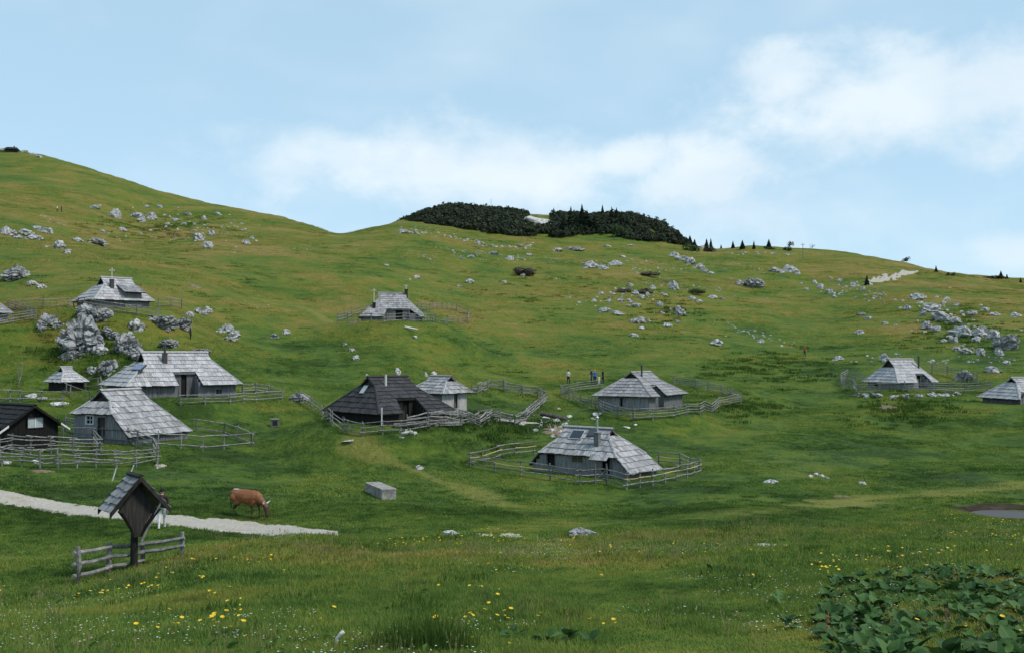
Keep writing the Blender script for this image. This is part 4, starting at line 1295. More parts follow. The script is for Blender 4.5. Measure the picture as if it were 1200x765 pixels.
for a, lb in (((158, 377, 20, 16), 'pinkish grey boulder alone between the outcrop and the stone row'), ((190, 373, 29, 19), 'broad grey boulder at the left end of the stone row'), ((211, 376, 22, 17), 'grey boulder second in the stone row beside the silver roofed hut'),
              ((53, 374, 22, 22), 'upright pale boulder by the left-edge rail fence'), ((68, 378, 14, 12), 'small pale rock leaning on the upright boulder by the fence'), ((195, 402, 25, 12), 'low rounded grey rock above the long hut with porch'),
              ((230, 411, 27, 13), 'pale lumpy rock behind the ridge of the long hut'), ((351, 464, 23, 12), 'grey rock at the top corner of the black hut fence'),
              ((18, 319, 30, 19), 'large grey boulder on the left slope above the fence'), ((36, 331, 15, 9), 'small rock just below the large left slope boulder'), ((48, 335, 13, 7), 'lowest small rock trailing from the large left slope boulder'),
              ((67, 285, 17, 15), 'rounded boulder with dark cavity on the left slope'), ((113, 282, 23, 11), 'grey boulder in the turf rim left of the grassy hollow'),
              ((685, 624, 32, 12), 'pale flat-topped rock in the meadow below the valley hut'), ((529, 624, 19, 7), 'small pale rock beside the bare patches in the meadow'),
              ((790, 333, 13, 15), 'upright pale boulder above the stony slope in the centre right'), ((797, 363, 14, 15), 'knobbly boulder at the right of the stony slope'), ((748, 374, 20, 10), 'long pale rock low on the stony slope'),
              ((707, 362, 18, 8), 'jagged pale rock at the left of the stony slope'), ((724, 366, 15, 7), 'low jagged rock in the middle of the stony slope'), ((743, 392, 13, 6), 'flat grey rock below the stony slope'), ((782, 380, 13, 6), 'flat rock below the knobbly boulder'),
              ((885, 330, 22, 15), 'large two-toned boulder on the upper right slope'), ((868, 331, 11, 8), 'small rock beside the two-toned boulder'), ((840, 400, 18, 11), 'cluster-like pale rock alone in the centre right pasture'),
              ((892, 399, 10, 6), 'small pale rock alone right of the cluster-like rock'), ((983, 419, 14, 6), 'low grey rock above the right-hand fence'), ((1010, 367, 13, 5), 'flat slab rock on the right slope'), ((1018, 372, 9, 4), 'small slab just below the flat slab rock'),
              ((1037, 378, 8, 4), 'third small slab on the right slope'), ((1008, 388, 12, 7), 'dark sided rock below the three slabs'), ((1183, 398, 24, 28), 'tall split boulder at the right end of the rock field'),
              ((1133, 440, 22, 15), 'rounded boulder right of the hut on the stone terrace'), ((1038, 417, 12, 13), 'knobbed rock behind the hut on the stone terrace'),
              ((597, 302, 11, 6), 'pale rock against the brown brush heap'), ((550, 329, 11, 7), 'pale rock alone in mid slope'), ((613, 322, 6, 4), 'small stone beside the brown brush heap'),
              ((466, 434, 9, 11), 'white upright rock behind the black hut ridge'), ((499, 438, 6, 8), 'white rock behind the pale shed'), ((508, 437, 10, 6), 'low white rock right behind the pale shed'), ((430, 439, 5, 5), 'little white stone behind the black hut gable'),
              ((491, 547, 10, 6), 'small grey rock in the pasture above the trough'), ((905, 563, 17, 5), 'flat grey rock in the lower right pasture'), ((1011, 565, 10, 6), 'bright white block in the lower right pasture'),
              ((417, 418, 10, 8), 'lowest of three pale rocks below the lone hut'), ((412, 409.5, 9, 5), 'middle of three pale rocks below the lone hut'), ((404, 403.5, 8, 5), 'uppermost of three pale rocks below the lone hut'),
              ((486, 394, 6, 5), 'round white stone below the lone hut'), ((335, 388, 10, 8), 'pale rock left of the three below the lone hut'), ((321, 393, 12, 8), 'darker rock paired with a pale one right of the outcrop'),
              ((632, 257, 40, 13), 'white limestone scar among the dwarf pines'), ((825, 284, 9, 6), 'white stone mound among the ridge conifers'), ((178, 183, 1, 1), None)):
    if lb: rock(*a, lb, None, 'w' if any(t in lb for t in ('white', 'bright')) else ('b' if a[2] > 20 else 'r'))
ORD = 'first second third fourth fifth sixth seventh eighth ninth tenth eleventh twelfth'.split()
def cluster(lst, label, group, kind='r'):
    lst = sorted(lst)
    big = max(lst, key=lambda a: a[2] * a[3]); top = min(lst, key=lambda a: a[1]); low = max(lst, key=lambda a: a[1])
    for i, a in enumerate(lst):
        if len(lst) <= 12: lb = ('leftmost' if i == 0 else 'rightmost' if i == len(lst) - 1 else ORD[i] + ' from the left,') + ' ' + label
        elif a is big: lb = 'largest ' + label
        elif i == 0: lb = 'leftmost ' + label
        elif i == len(lst) - 1: lb = 'rightmost ' + label
        elif a is top: lb = 'uppermost ' + label
        elif a is low: lb = 'lowest ' + label
        else: lb = label
        rock(*a, lb, group, kind)
cluster([(222, 367, 12, 9), (232, 363, 12, 9), (243, 362, 12, 9), (238, 366, 10, 7)], 'squared stone in the row right of the silver roofed hut', 'stones of the row beside the silver roofed hut')
cluster([(265, 383, 18, 15), (275, 390, 15, 11), (268, 396, 20, 8), (256, 388, 8, 6)], 'grey rock in the tight group right of the outcrop', 'tight rock group right of the outcrop')
cluster([(5, 268, 15, 15), (12, 272, 14, 10), (28, 271, 22, 12), (38, 277, 20, 8), (52, 268, 18, 12), (42, 265, 12, 8), (20, 277, 12, 6), (78, 294, 11, 8), (90, 280, 12, 6)], 'pale rock in the band crossing the left slope', 'rock band on the left slope')
cluster([(135, 248, 13, 17), (178, 252, 15, 12), (160, 251, 16, 10), (143, 268, 10, 5), (110, 242, 12, 6), (187, 241, 9, 6), (232, 277, 13, 11), (243, 286, 13, 13), (247, 272, 10, 9), (288, 283, 11, 8), (238, 255, 8, 7), (220, 250, 11, 6), (165, 257, 10, 8), (205, 257, 8, 5),
         (196, 262, 6, 4), (215, 262, 7, 5), (228, 262, 6, 4), (255, 250, 9, 5), (172, 241, 7, 4), (295, 278, 7, 5), (176, 270, 7, 5), (120, 270, 7, 4)], 'grey rock scattered in the grassy hollow of the left hill', 'rocks in the hollow of the left hill')
cluster([(677, 291, 20, 7), (653, 292, 13, 6), (692, 309, 20, 9), (706, 312, 14, 7), (722, 307, 18, 8), (666, 290, 10, 6), (730, 300, 8, 4), (712, 288, 10, 4), (740, 287, 8, 4)], 'pale ledge rock below the dwarf pine hill', 'ledge rocks below the dwarf pines')
cluster([(790, 297, 14, 9), (800, 301, 16, 11), (810, 305, 14, 11), (820, 311, 14, 9), (826, 316, 10, 7), (833, 319, 9, 5)], 'pale rock in the ledge running down from the ridge conifers', 'ledge below the ridge conifers')
cluster([(908, 315, 14, 8), (925, 313, 17, 12), (934, 318, 10, 8), (916, 318, 9, 6)], 'pale rock in the cluster under the skyline of the right slope', 'rock cluster under the right skyline')
cluster([(962, 335, 9, 7), (972, 340, 10, 9), (955, 330, 7, 5), (1000, 333, 8, 8), (985, 328, 8, 5), (1012, 338, 7, 5), (945, 338, 7, 4), (978, 347, 6, 4), (1025, 347, 7, 4)], 'small rock strewn under the gravel path of the right slope', 'rocks under the right slope path')
cluster([(1077, 347, 20, 10), (1093, 359, 24, 15), (1104, 369, 26, 17), (1087, 380, 15, 13), (1120, 374, 16, 12), (1130, 387, 30, 17), (1118, 396, 13, 13), (1150, 387, 25, 17), (1167, 367, 13, 7), (1133, 410, 17, 9), (1150, 411, 11, 13), (1165, 432, 17, 9), (1190, 368, 13, 6), (1064, 360, 9, 8),
         (1140, 366, 14, 8), (1120, 356, 12, 7), (1165, 391, 14, 14), (1098, 384, 12, 9), (1082, 366, 10, 8), (1145, 397, 12, 9), (1122, 408, 10, 7), (1172, 412, 10, 9), (1110, 350, 9, 6), (1180, 424, 10, 7), (1155, 362, 9, 6)], 'grey rock crowded in the rock field on the right slope', 'rock field on the right slope')
cluster([(738, 333, 9, 6), (745, 342, 9, 6), (752, 347, 10, 6), (759, 344, 8, 6), (730, 338, 7, 5), (714, 352, 8, 5), (728, 351, 9, 5), (739, 353, 8, 5), (745, 357, 10, 6), (773, 355, 9, 8), (786, 362, 6, 5), (776, 366, 6, 5), (760, 375, 6, 4), (794, 376, 5, 5), (752, 384, 8, 5), (705, 343, 7, 4),
         (696, 352, 6, 4), (719, 344, 7, 4), (765, 336, 8, 5), (780, 345, 7, 5), (811, 348, 9, 6), (820, 352, 9, 4), (836, 347, 12, 6), (846, 349, 7, 4)], 'small pale rock scattered over the stony slope centre right', 'stones of the stony slope')
cluster([(473, 271, 15, 5), (488, 273, 7, 3), (552, 300, 9, 5), (578, 296, 13, 5), (488, 324, 9, 5), (453, 310, 7, 4), (540, 301, 6, 4), (620, 298, 8, 4), (538, 335, 6, 4), (590, 330, 7, 3)], 'small pale rock high in the central pasture', 'loose rocks in the central pasture')
cluster([(950, 557, 6, 4), (957, 555, 7, 5), (964, 557, 7, 5), (970, 559, 5, 4)], 'bright white stone in the little line in the lower right pasture', 'line of white stones', 'w')
cluster([(640, 488, 9, 6), (652, 492, 10, 6), (662, 496, 8, 6), (646, 503, 8, 5), (634, 498, 7, 5), (658, 505, 9, 5), (628, 503, 8, 4), (668, 487, 7, 4), (655, 478, 5, 3), (648, 510, 7, 4), (672, 501, 7, 5)], 'rubble stone in the dug bank above the valley hut', 'rubble of the dug bank', 'w')
cluster([(700, 484, 12, 4), (695, 490, 6, 3), (735, 500, 9, 3), (745, 497, 5, 3)], 'white slab outside the fence of the hut with walkers behind', 'white slabs by the walkers hut', 'w')
cluster([(408, 516, 18, 3), (475, 505, 18, 7), (486, 506, 8, 4), (470, 512, 6, 3)], 'white slab at the black hut fence', 'white slabs by the black hut', 'w')
cluster([(1030, 462, 14, 5), (1048, 464, 10, 5), (1062, 463, 10, 5), (1078, 463, 10, 5), (1092, 462, 12, 5), (1108, 462, 12, 5), (1122, 460, 10, 5), (1016, 461, 9, 4)], 'pale stone in the terrace wall of the right-hand hut', 'terrace wall stones')
cluster([(35, 463, 18, 6), (50, 466, 14, 5), (68, 472, 22, 8), (5, 541, 14, 5), (40, 540, 12, 4)], 'white slab lying by the left-hand rail fences', 'white slabs by the left fences', 'w')
cluster([(2, 175, 16, 6), (14, 174, 16, 5), (38, 180, 10, 4), (45, 183, 8, 4), (28, 177, 10, 4)], 'dark crag rock on the left summit', 'crag rocks on the left summit')

# ------------------------------------------------------------------ conifers, bushes, dwarf pine
def leaf_mat(name, c1, c2, trans=.25, rough=.7):
    m, nt, b = new_mat(name)
    geo = nnew(nt, 'ShaderNodeNewGeometry'); oi = nnew(nt, 'ShaderNodeObjectInfo')
    n = noise(nt, geo.outputs['Position'], 0.9, 4, .7)
    k = mth(nt, 'ADD', mth(nt, 'MULTIPLY', n, .7), mth(nt, 'MULTIPLY', oi.outputs['Random'], .3))
    c = mixc(nt, maprange(nt, k, .3, .7), c1, c2)
    L(nt, c, b.inputs['Base Color']); b.inputs['Roughness'].default_value = rough
    b.inputs['Specular IOR Level'].default_value = .2
    tr = nnew(nt, 'ShaderNodeBsdfTranslucent'); L(nt, c, tr.inputs['Color'])
    mx = nnew(nt, 'ShaderNodeMixShader'); mx.inputs[0].default_value = trans
    out = nt.nodes['Material Output']
    L(nt, b.outputs[0], mx.inputs[1]); L(nt, tr.outputs[0], mx.inputs[2]); L(nt, mx.outputs[0], out.inputs[0])
    return m
M['needle'] = leaf_mat('spruce_needle', (0.010, 0.020, 0.010), (0.028, 0.045, 0.020), .1)
M['mugo'] = leaf_mat('dwarf_pine_needle', (0.010, 0.017, 0.009), (0.042, 0.054, 0.024), .15)
M['leaf_pale'] = leaf_mat('willow_leaf', (0.06, 0.10, 0.05), (0.12, 0.17, 0.09), .3)
M['leaf_mid'] = leaf_mat('rowan_leaf', (0.03, 0.06, 0.02), (0.07, 0.11, 0.035), .3)
M['bark'] = wood_mat('bark', (0.04, 0.034, 0.028), (0.11, 0.095, 0.08), grain=(4, 4, 1))
M['twig'] = leaf_mat('dead_brush', (0.07, 0.055, 0.045), (0.15, 0.115, 0.09), .1)

def conifer_mesh(seed, spread=.24):
    r = random.Random(seed); m = MB()
    for i in range(22):
        t = i / 21
        z = .06 + .92 * t
        rad = spread * (1 - t) ** .85 + .012
        k = max(5, int(13 * (1 - t * .6)))
        a0 = r.uniform(0, 6.28)
        for j in range(k):
            a = a0 + 6.283 * j / k + r.uniform(-.25, .25)
            q = rad * r.uniform(.6, 1.2)
            d = Vector((math.cos(a), math.sin(a), 0)); s = Vector((-d.y, d.x, 0))
            w = q * .42 + .012
            dr = q * r.uniform(.25, .6)
            p0 = Vector((0, 0, z + .03)); p1 = d * q * .55 + Vector((0, 0, z - dr * .35)); p2 = d * q + Vector((0, 0, z - dr))
            m.poly([p0, p1 - s * w, p2, p1 + s * w])
            m.poly([p0 - Vector((0, 0, .03)), p1 + Vector((0, 0, .02)), p2, p1 - Vector((0, 0, .05))])
    return m.mesh('crown', M['needle'])
def trunk_mesh(h=1.0, r=.022):
    return MB().tube([(0, 0, -.05), (0.004, 0, h * .5), (0, 0, h * .97)], [r, r * .6, r * .12], 6).mesh('trunk', M['bark'])
CONES = [conifer_mesh(i, s) for i, s in ((1, .23), (2, .30), (3, .38))]
TRUNK = trunk_mesh()
def conifer(px, top, base, label, group, wide=None, lean=0.0):
    g = ground(px, base)
    # when the ridge hides the base, stand it just where the sight line grazes the ground
    dep = g.y
    h = (base - top) / FPX * dep
    root = tag(empty('conifer', g, random.uniform(0, 6.28)), label, 'tree', group)
    root.rotation_euler[0] = lean
    i = random.randrange(3) if wide is None else wide
    for nm, me in (('trunk', TRUNK), ('crown', CONES[i])):
        o = link(bpy.data.objects.new(nm, me), root); o.scale = (h, h, h)
    return root
GC = 'spruces on the dwarf pine hill'
for a in ((669, 242, 271), (682, 239, 268), (676, 248, 274), (660, 251, 275), (717, 242, 262), (722.5, 243, 263), (728, 247, 266), (706, 240, 258), (649, 243, 253), (688, 246, 272), (697, 250, 274), (735, 252, 268)):
    conifer(*a, 'dark spruce standing out of the dwarf pines on the hilltop, %s from the left' % 'first second third fourth fifth sixth seventh eighth ninth tenth eleventh twelfth'.split()[sorted([649, 660, 669, 676, 682, 688, 697, 706, 717, 722.5, 728, 735]).index(a[0])], GC, 0 if a[1] < 245 else None)
conifer(752, 253, 264, 'spruce on the falling right shoulder of the dwarf pine hill', GC)
conifer(795, 269, 286, 'tall dark spruce at the right foot of the dwarf pine hill', GC, 0)
for (px, t, b, lb) in ((808.5, 275, 287, 'greyish spruce right of the tall one at the hill foot'), (814, 279, 288, 'small spruce beside the white stone mound'), (828, 277, 289, 'left of two slim spruces by the white stone mound'), (833, 276.5, 289, 'right of two slim spruces by the white stone mound'),
                       (859, 282, 291, 'spruce leftmost of the four in line on the ridge'), (870, 281, 292, 'spruce second of the four in line on the ridge'), (883.5, 282, 292, 'spruce third of the four in line on the ridge'), (901, 280, 291, 'broad spruce last of the four in line on the ridge'),
                       (845, 285, 290, 'low spruce seedling on the ridge'), (1097, 311, 319, 'small spruce alone on the right skyline'), (1173, 317, 325, 'bushy spruce on the far right skyline'), (1196, 325, 331, 'spruce at the right edge of the skyline'), (1180, 321, 327, 'low spruce on the far right skyline'),
                       (1016, 322, 334, 'dark conifer at the lower end of the hill path')):
    conifer(px, t, b, lb, 'conifers along the skyline', 2 if 'broad' in lb or 'bushy' in lb else None)

def clump_mesh(seed, n, size, mat, flat=.75, name='crown', blade=.2, needle=False):
    """leaf-sized faces through a lumpy volume"""
    r = random.Random(seed); m = MB()
    lobes = [(Vector((r.gauss(0, .42), r.gauss(0, .42), abs(r.gauss(.35, .25)) * flat)), r.uniform(.3, .55)) for _ in range(7)]
    for _ in range(n):
        c, rad = r.choice(lobes)
        d = Vector((r.gauss(0, 1), r.gauss(0, 1), r.gauss(.25, 1))).normalized()
        p = c + d * rad * r.uniform(.45, 1.05) ** .6
        p.z = max(p.z, .0)
        u = d.cross(Vector((r.gauss(0, 1), r.gauss(0, 1), r.gauss(0, 1)))).normalized()
        w = (d.cross(u) + d * r.uniform(-.5, .5)).normalized()
        s = blade * r.uniform(.6, 1.3)
        if needle:
            m.poly([p - u * s * .35, p + u * s * .35, p + d * s * 1.1 + Vector((0, 0, s * .5))])
        else:
            m.poly([p - u * s * .5, p + w * s * .5, p + u * s * .5, p - w * s * .5])
    return m.mesh(name, M[mat])
def bush(px, py, w, h, mat, label, group=None, name='bush', seed=0, trunk=True, n=420, squash=1.0):
    g = ground(px, py + h / 2)
    k = g.y / FPX
    root = tag(empty(name, g, random.uniform(0, 6)), label, 'tree' if 'tree' in name else 'bush', group)
    o = link(bpy.data.objects.new('crown', clump_mesh(500 + seed, n, 1, mat, blade=.17)), root)
    sx = w * k / 2
    o.scale = (sx, sx, h * k * (.95 if not trunk else .78) * squash); o.location = (0, 0, h * k * (.0 if not trunk else .22))
    t = link(bpy.data.objects.new('trunk', TRUNK), root); t.scale = (h * k * 1.0, h * k * 1.0, h * k * .75)
    return root
bush(725, 269, 17, 17, 'leaf_mid', 'round green broadleaf tree at the foot of the dwarf pine hill', name='broadleaf_tree', seed=1)
bush(704, 269, 12, 11, 'leaf_mid', 'green bush left of the round broadleaf tree', seed=2, trunk=False)
bush(605, 262, 11, 11, 'leaf_pale', 'pale bluish bush at the lower edge of the dwarf pines', seed=3, trunk=False)
bush(595, 251, 16, 11, 'leaf_mid', 'green bush high in the dwarf pines above the pale bluish one', seed=4, trunk=False)
for i, a in enumerate(((530, 245, 12, 8), (545, 256, 10, 7), (512, 250, 10, 7), (560, 262, 11, 7), (627, 254, 10, 8), (685, 269, 10, 7), (740, 268, 9, 7), (765, 275, 11, 8), (780, 279, 12, 8), (556, 247, 9, 6))):
    bush(*a, 'leaf_mid' if i % 2 else 'leaf_pale', 'greyish green bush speckling the dark dwarf pine slope', 'bushes in the dwarf pine slope', seed=5 + i, trunk=False, n=260)
bush(831, 291, 16, 8, 'mugo', 'low dark juniper bush below the two slim spruces', seed=31, trunk=False)
bush(809, 289, 24, 11, 'leaf_mid', 'dull green bush at the right foot of the dwarf pine hill', seed=32, trunk=False)
bush(1114, 321, 12, 5, 'mugo', 'flat dark bush on the right skyline', seed=33, trunk=False)
bush(1168, 324, 30, 5, 'mugo', 'wide low dark bush on the far right skyline', seed=34, trunk=False)
bush(902, 290, 13, 5, 'mugo', 'flat bush under the broad ridge spruce', seed=35, trunk=False)
bush(922, 291, 12, 5, 'mugo', 'flat bush under the stemmed ridge tree', seed=36, trunk=False)
bush(926, 284.5, 6, 9, 'needle', 'small pine with bare stem and round top on the ridge', name='pine_tree', seed=37)
bush(1062, 301.5, 9, 8, 'needle', 'wind-bent little pine on the right skyline', name='pine_tree', seed=38)
bush(952, 288, 7, 6, 'twig', 'bare grey sapling on the ridge', name='bare_tree', seed=39, n=90)
bush(747, 255, 6, 9, 'twig', 'bare grey tree on the dwarf pine hill shoulder', name='bare_tree', seed=40, n=90)
for a, lb in (((613, 313, 36, 20), 'large brown heap of dead brush on the central slope'), ((760, 318, 28, 11), 'long brown heap of dead brush above the stony slope'), ((757, 338, 38, 12), 'brown brush patch among the stones of the stony slope'), ((733, 338, 20, 8), 'small brown brush patch left in the stony slope')):
    bush(*a, 'twig', lb, name='brush_heap', squash=.55, seed=41 + int(a[0]), trunk=False, n=700)
bush(793, 360, 26, 8, 'leaf_mid', 'dark green bush beside the knobbly boulder', seed=71, trunk=False)
bush(815, 340, 30, 8, 'leaf_mid', 'dark green bush right of the upright pale boulder', seed=72, trunk=False)

# ---- generic scatter of small copies for what nobody could count
def scatter(name, pts, scl, rot, protos, label, seed=0):
    pts = np.asarray(pts, np.float32)
    m = bpy.data.meshes.new(name)
    m.vertices.add(len(pts)); m.vertices.foreach_set('co', pts.ravel())
    def attr(nm, ty, data):
        a = m.attributes.new(nm, ty, 'POINT')
        a.data.foreach_set({'FLOAT_VECTOR': 'vector', 'INT': 'value'}[ty], np.ascontiguousarray(data).ravel())
    scl = np.asarray(scl, np.float32)
    if scl.ndim == 1: scl = np.repeat(scl[:, None], 3, 1)
    rot = np.asarray(rot, np.float32)
    if rot.ndim == 1: rot = np.c_[np.zeros_like(rot), np.zeros_like(rot), rot].astype(np.float32)
    attr('scl', 'FLOAT_VECTOR', scl); attr('rot', 'FLOAT_VECTOR', rot)
    attr('idx', 'INT', np.random.default_rng(seed).integers(0, len(protos), len(pts)).astype(np.int32))
    o = link(bpy.data.objects.new(name, m))
    g = bpy.data.node_groups.new(name + '_nodes', 'GeometryNodeTree')
    g.interface.new_socket('Geometry', in_out='INPUT', socket_type='NodeSocketGeometry')
    g.interface.new_socket('Geometry', in_out='OUTPUT', socket_type='NodeSocketGeometry')
    gi, go = g.nodes.new('NodeGroupInput'), g.nodes.new('NodeGroupOutput')
    iop = g.nodes.new('GeometryNodeInstanceOnPoints')
    jn = g.nodes.new('GeometryNodeJoinGeometry')
    for me in protos:
        po = bpy.data.objects.new(name + '_piece', me)
        oi = g.nodes.new('GeometryNodeObjectInfo'); oi.inputs['Object'].default_value = po; oi.inputs['As Instance'].default_value = True
        L(g, oi.outputs['Geometry'], jn.inputs[0])
    def named(nm, ty):
        n = g.nodes.new('GeometryNodeInputNamedAttribute'); n.data_type = ty; n.inputs['Name'].default_value = nm
        return [s for s in n.outputs if s.enabled and s.name == 'Attribute'][0]
    L(g, gi.outputs[0], iop.inputs['Points']); L(g, jn.outputs[0], iop.inputs['Instance'])
    iop.inputs['Pick Instance'].default_value = True
    L(g, named('idx', 'INT'), iop.inputs['Instance Index'])
    e2r = g.nodes.new('FunctionNodeEulerToRotation'); L(g, named('rot', 'FLOAT_VECTOR'), e2r.inputs[0])
    L(g, e2r.outputs[0], iop.inputs['Rotation'])
    L(g, named('scl', 'FLOAT_VECTOR'), iop.inputs['Scale'])
    L(g, iop.outputs[0], go.inputs[0])
    md = o.modifiers.new('scatter', 'NODES'); md.node_group = g
    return tag(o, label, kind='stuff')

def proj_np(x, y, z):
    c, s = math.cos(PITCH), math.sin(PITCH)
    dep = y * c + z * s
    return W0 / 2 + FPX * x / dep, H0 / 2 - FPX * (-y * s + z * c) / dep
def polar(n, r0, r1, half=.53):
    r = np.sqrt(RNG.random(n) * (r1 * r1 - r0 * r0) + r0 * r0); a = RNG.uniform(-half, half, n)
    return np.sin(a) * r, np.cos(a) * r

# dwarf pine thicket on the rear hill
x, y = polar(26000, 335, 480, .22)
z = height(x, y)
px, py = proj_np(x, y, z)
low = np.interp(px, [455, 470, 500, 540, 600, 640, 660, 700, 740, 780, 800, 822, 860], [258, 259, 262, 267, 277, 281, 280, 275, 280, 285, 288, 290.5, 291])
low += (vnoise(x / 14, y / 14, 21) - .5) * 6
ok = (px > 462) & (px < 858) & (py < low) & ~((np.abs(px - 632) < 20) & (py > 249) & (py < 268)) & (vnoise(x / 9, y / 9, 22) > .22 + np.clip((px - 800) / 110, 0, .5))
x, y, z = x[ok][:4200], y[ok][:4200], z[ok][:4200]
MUGO = [clump_mesh(700 + i, 210, 1, 'mugo', .8, 'tuft', .26) for i in range(4)]
ppx = proj_np(x, y, z)[0]
s = RNG.uniform(1.5, 3.3, len(x)) * np.clip((ppx - 452) / 60, .35, 1) * np.clip((850 - ppx) / 70, .28, 1)
scatter('dwarf_pine_thicket', np.c_[x, y, z - .2], np.c_[s, s, s * RNG.uniform(.5, 1.05, len(x))], RNG.uniform(0, 6.28, len(x)), MUGO, 'dense dark dwarf pine thicket covering the rear hill', 3)
tag(MB().tube([Vector(ground(575.5, 247)) - Vector((0, 0, 1)), Vector(ground(575.5, 247)) + Vector((0, 0, 5.5))], .12, 6).build('mast', M['metal']), 'thin mast on the dwarf pine hill', 'mast')

# ------------------------------------------------------------------ people and cow
def blend_body(parts, voxel, smooth=4):
    """union of tapered limbs fused into one skin"""
    m = MB()
    for pts, rad in parts:
        m.tube(pts, rad, 12)
        for p, r in zip(pts, rad):
            bmv = bmesh.new(); bmesh.ops.create_icosphere(bmv, subdivisions=2, radius=1)
            i = len(m.v)
            m.v += [tuple(Vector(p) + v.co * r) for v in bmv.verts]
            m.f += [tuple(i + v.index for v in f.verts) for f in bmv.faces]
            bmv.free()
    me = bpy.data.meshes.new('body'); me.from_pydata(m.v, [], m.f)
    o = bpy.data.objects.new('body_tmp', me); COL.objects.link(o)
    r = o.modifiers.new('r', 'REMESH'); r.mode = 'VOXEL'; r.voxel_size = voxel
    s = o.modifiers.new('s', 'SMOOTH'); s.iterations = smooth; s.factor = .5
    dg = bpy.context.evaluated_depsgraph_get()
    out = bpy.data.meshes.new_from_object(o.evaluated_get(dg))
    bpy.data.objects.remove(o)
    out.polygons.foreach_set('use_smooth', [True] * len(out.polygons))
    return out
for nm, c in (('skin', (0.50, 0.30, 0.21)), ('hair', (0.03, 0.022, 0.018)), ('shoe', (0.02, 0.018, 0.016)), ('trouser_white', (0.62, 0.62, 0.62)), ('shirt_dark', (0.035, 0.018, 0.022)), ('navy', (0.02, 0.025, 0.05)), ('blue', (0.03, 0.13, 0.42)),
              ('black', (0.012, 0.012, 0.014)), ('white_cloth', (0.68, 0.68, 0.66)), ('orange', (0.75, 0.17, 0.05)), ('red', (0.45, 0.05, 0.04)), ('grey_cloth', (0.16, 0.16, 0.17))):
    M[nm] = plain_mat(nm, c, .85, 0, .2, 9)
def person_mesh(stride=.2, voxel=.02, arm=.12):
    V = Vector
    legs = []
    for s in (-1, 1):
        f = stride * s
        legs.append(([V((s * .09, 0, .93)), V((s * .10, f * .55 - .02, .50)), V((s * .10, f, .09))], [.105, .065, .046]))
        legs.append(([V((s * .10, f, .055)), V((s * .105, f - .17, .035))], [.045, .034]))
    body = [([V((0, 0, .95)), V((0, .01, 1.12)), V((0, 0, 1.33)), V((0, .005, 1.42))], [.145, .125, .15, .10]), ([V((-.09, 0, 1.0)), V((.09, 0, 1.0))], [.10, .10]),
            ([V((-.13, 0, 1.38)), V((.13, 0, 1.38))], [.085, .085]), ([V((0, .01, 1.42)), V((0, -.01, 1.55))], [.06, .055]),
            ([V((0, -.01, 1.60)), V((0, -.005, 1.67))], [.088, .098]), ([V((0, -.09, 1.61)), V((0, -.115, 1.605))], [.022, .014])]
    for s in (-1, 1):
        e = V((s * .25, -arm * s * .4 + .02, 1.12)); w = V((s * .24, -arm * s - .06, .88))
        body.append(([V((s * .19, 0, 1.39)), e, w], [.062, .045, .033]))
        body.append(([w, w + V((0, -.02, -.09))], [.036, .026]))
    return blend_body(legs + body, voxel)
def person(px, foot, label, height_m, face, top, bottom, mesh, group=None, hair='hair', near=False, sleeve=True, hat=None):
    g = ground(px, foot)
    root = tag(empty('person', g, face), label, 'person', group)
    me = mesh.copy()
    me.materials.clear()
    for q in ('shoe', bottom, top, 'skin'): me.materials.append(M[q])
    k = height_m / 1.765
    for p in me.polygons:
        c = p.center
        if c.z < .10: i = 0
        elif c.z < .97 and abs(c.x) < .205: i = 1
        elif c.z > 1.49: i = 3
        elif abs(c.x) > .20 and c.z < (.95 if sleeve else 1.22): i = 3
        else: i = 2
        p.material_index = i
    o = link(bpy.data.objects.new('body', me), root); o.scale = (k, k, k)
    hb = bmesh.new(); bmesh.ops.create_icosphere(hb, subdivisions=3, radius=.112)
    for v in list(hb.verts):
        if v.co.z < -.055 + (.075 if v.co.y < -.03 else 0): hb.verts.remove(v)
    hm = bpy.data.meshes.new('hair'); hb.to_mesh(hm); hb.free(); hm.materials.append(M[hat or hair])
    ho = link(bpy.data.objects.new('hat' if hat else 'hair', hm), root); ho.scale = (k, k, k); ho.location = (0, .012 * k, 1.672 * k)
    return root, k
PM = person_mesh()
root, k = person(189.5, 620.5, 'walker in dark top and white trousers on the gravel track behind the shrine', 1.76, math.radians(195), 'shirt_dark', 'trouser_white', PM, hair='black')
for s in (-1, 1):
    w = Vector((s * .24, -.12 * s - .08, .80)) * k
    h_ = MB(); h_.tube([w + Vector((0, 0, .07)), w], [.03, .038], 8)
    for j, ln in enumerate((.07, .08, .075, .06)):
        b0 = w + Vector((0, -.03 + .02 * j, -.02)); h_.tube([b0, b0 + Vector((0, .005, -ln * .6)), b0 + Vector((-s * .015, .01, -ln))], [.01, .009, .007], 6)
    t0 = w + Vector((0, -.035, .02)); h_.tube([t0, t0 + Vector((-s * .01, -.03, -.03)), t0 + Vector((-s * .015, -.035, -.055))], [.012, .010, .008], 6)
    h_.build('hand', M['skin'], root)
MB().box((0, .17 * k, 1.20 * k), (.28, .16, .42)).build('backpack', M['black'], root)
GP = 'walkers on the slope behind the fenced hut'
PM2 = person_mesh(.1, .03)
person(666, 449.5, 'walker in white top and navy trousers standing apart on the slope', 1.75, 2.6, 'white_cloth', 'navy', PM2, GP)
person(693, 448, 'walker in navy clothes leftmost of the group of four', 1.75, 1.2, 'navy', 'navy', PM2, GP)
person(697, 450, 'walker in bright blue jacket with orange hood in the group of four', 1.8, 3.4, 'blue', 'navy', PM2, GP, hat='orange')
person(702, 450, 'small child in white in the group of four', 1.05, .4, 'white_cloth', 'white_cloth', PM2, GP)
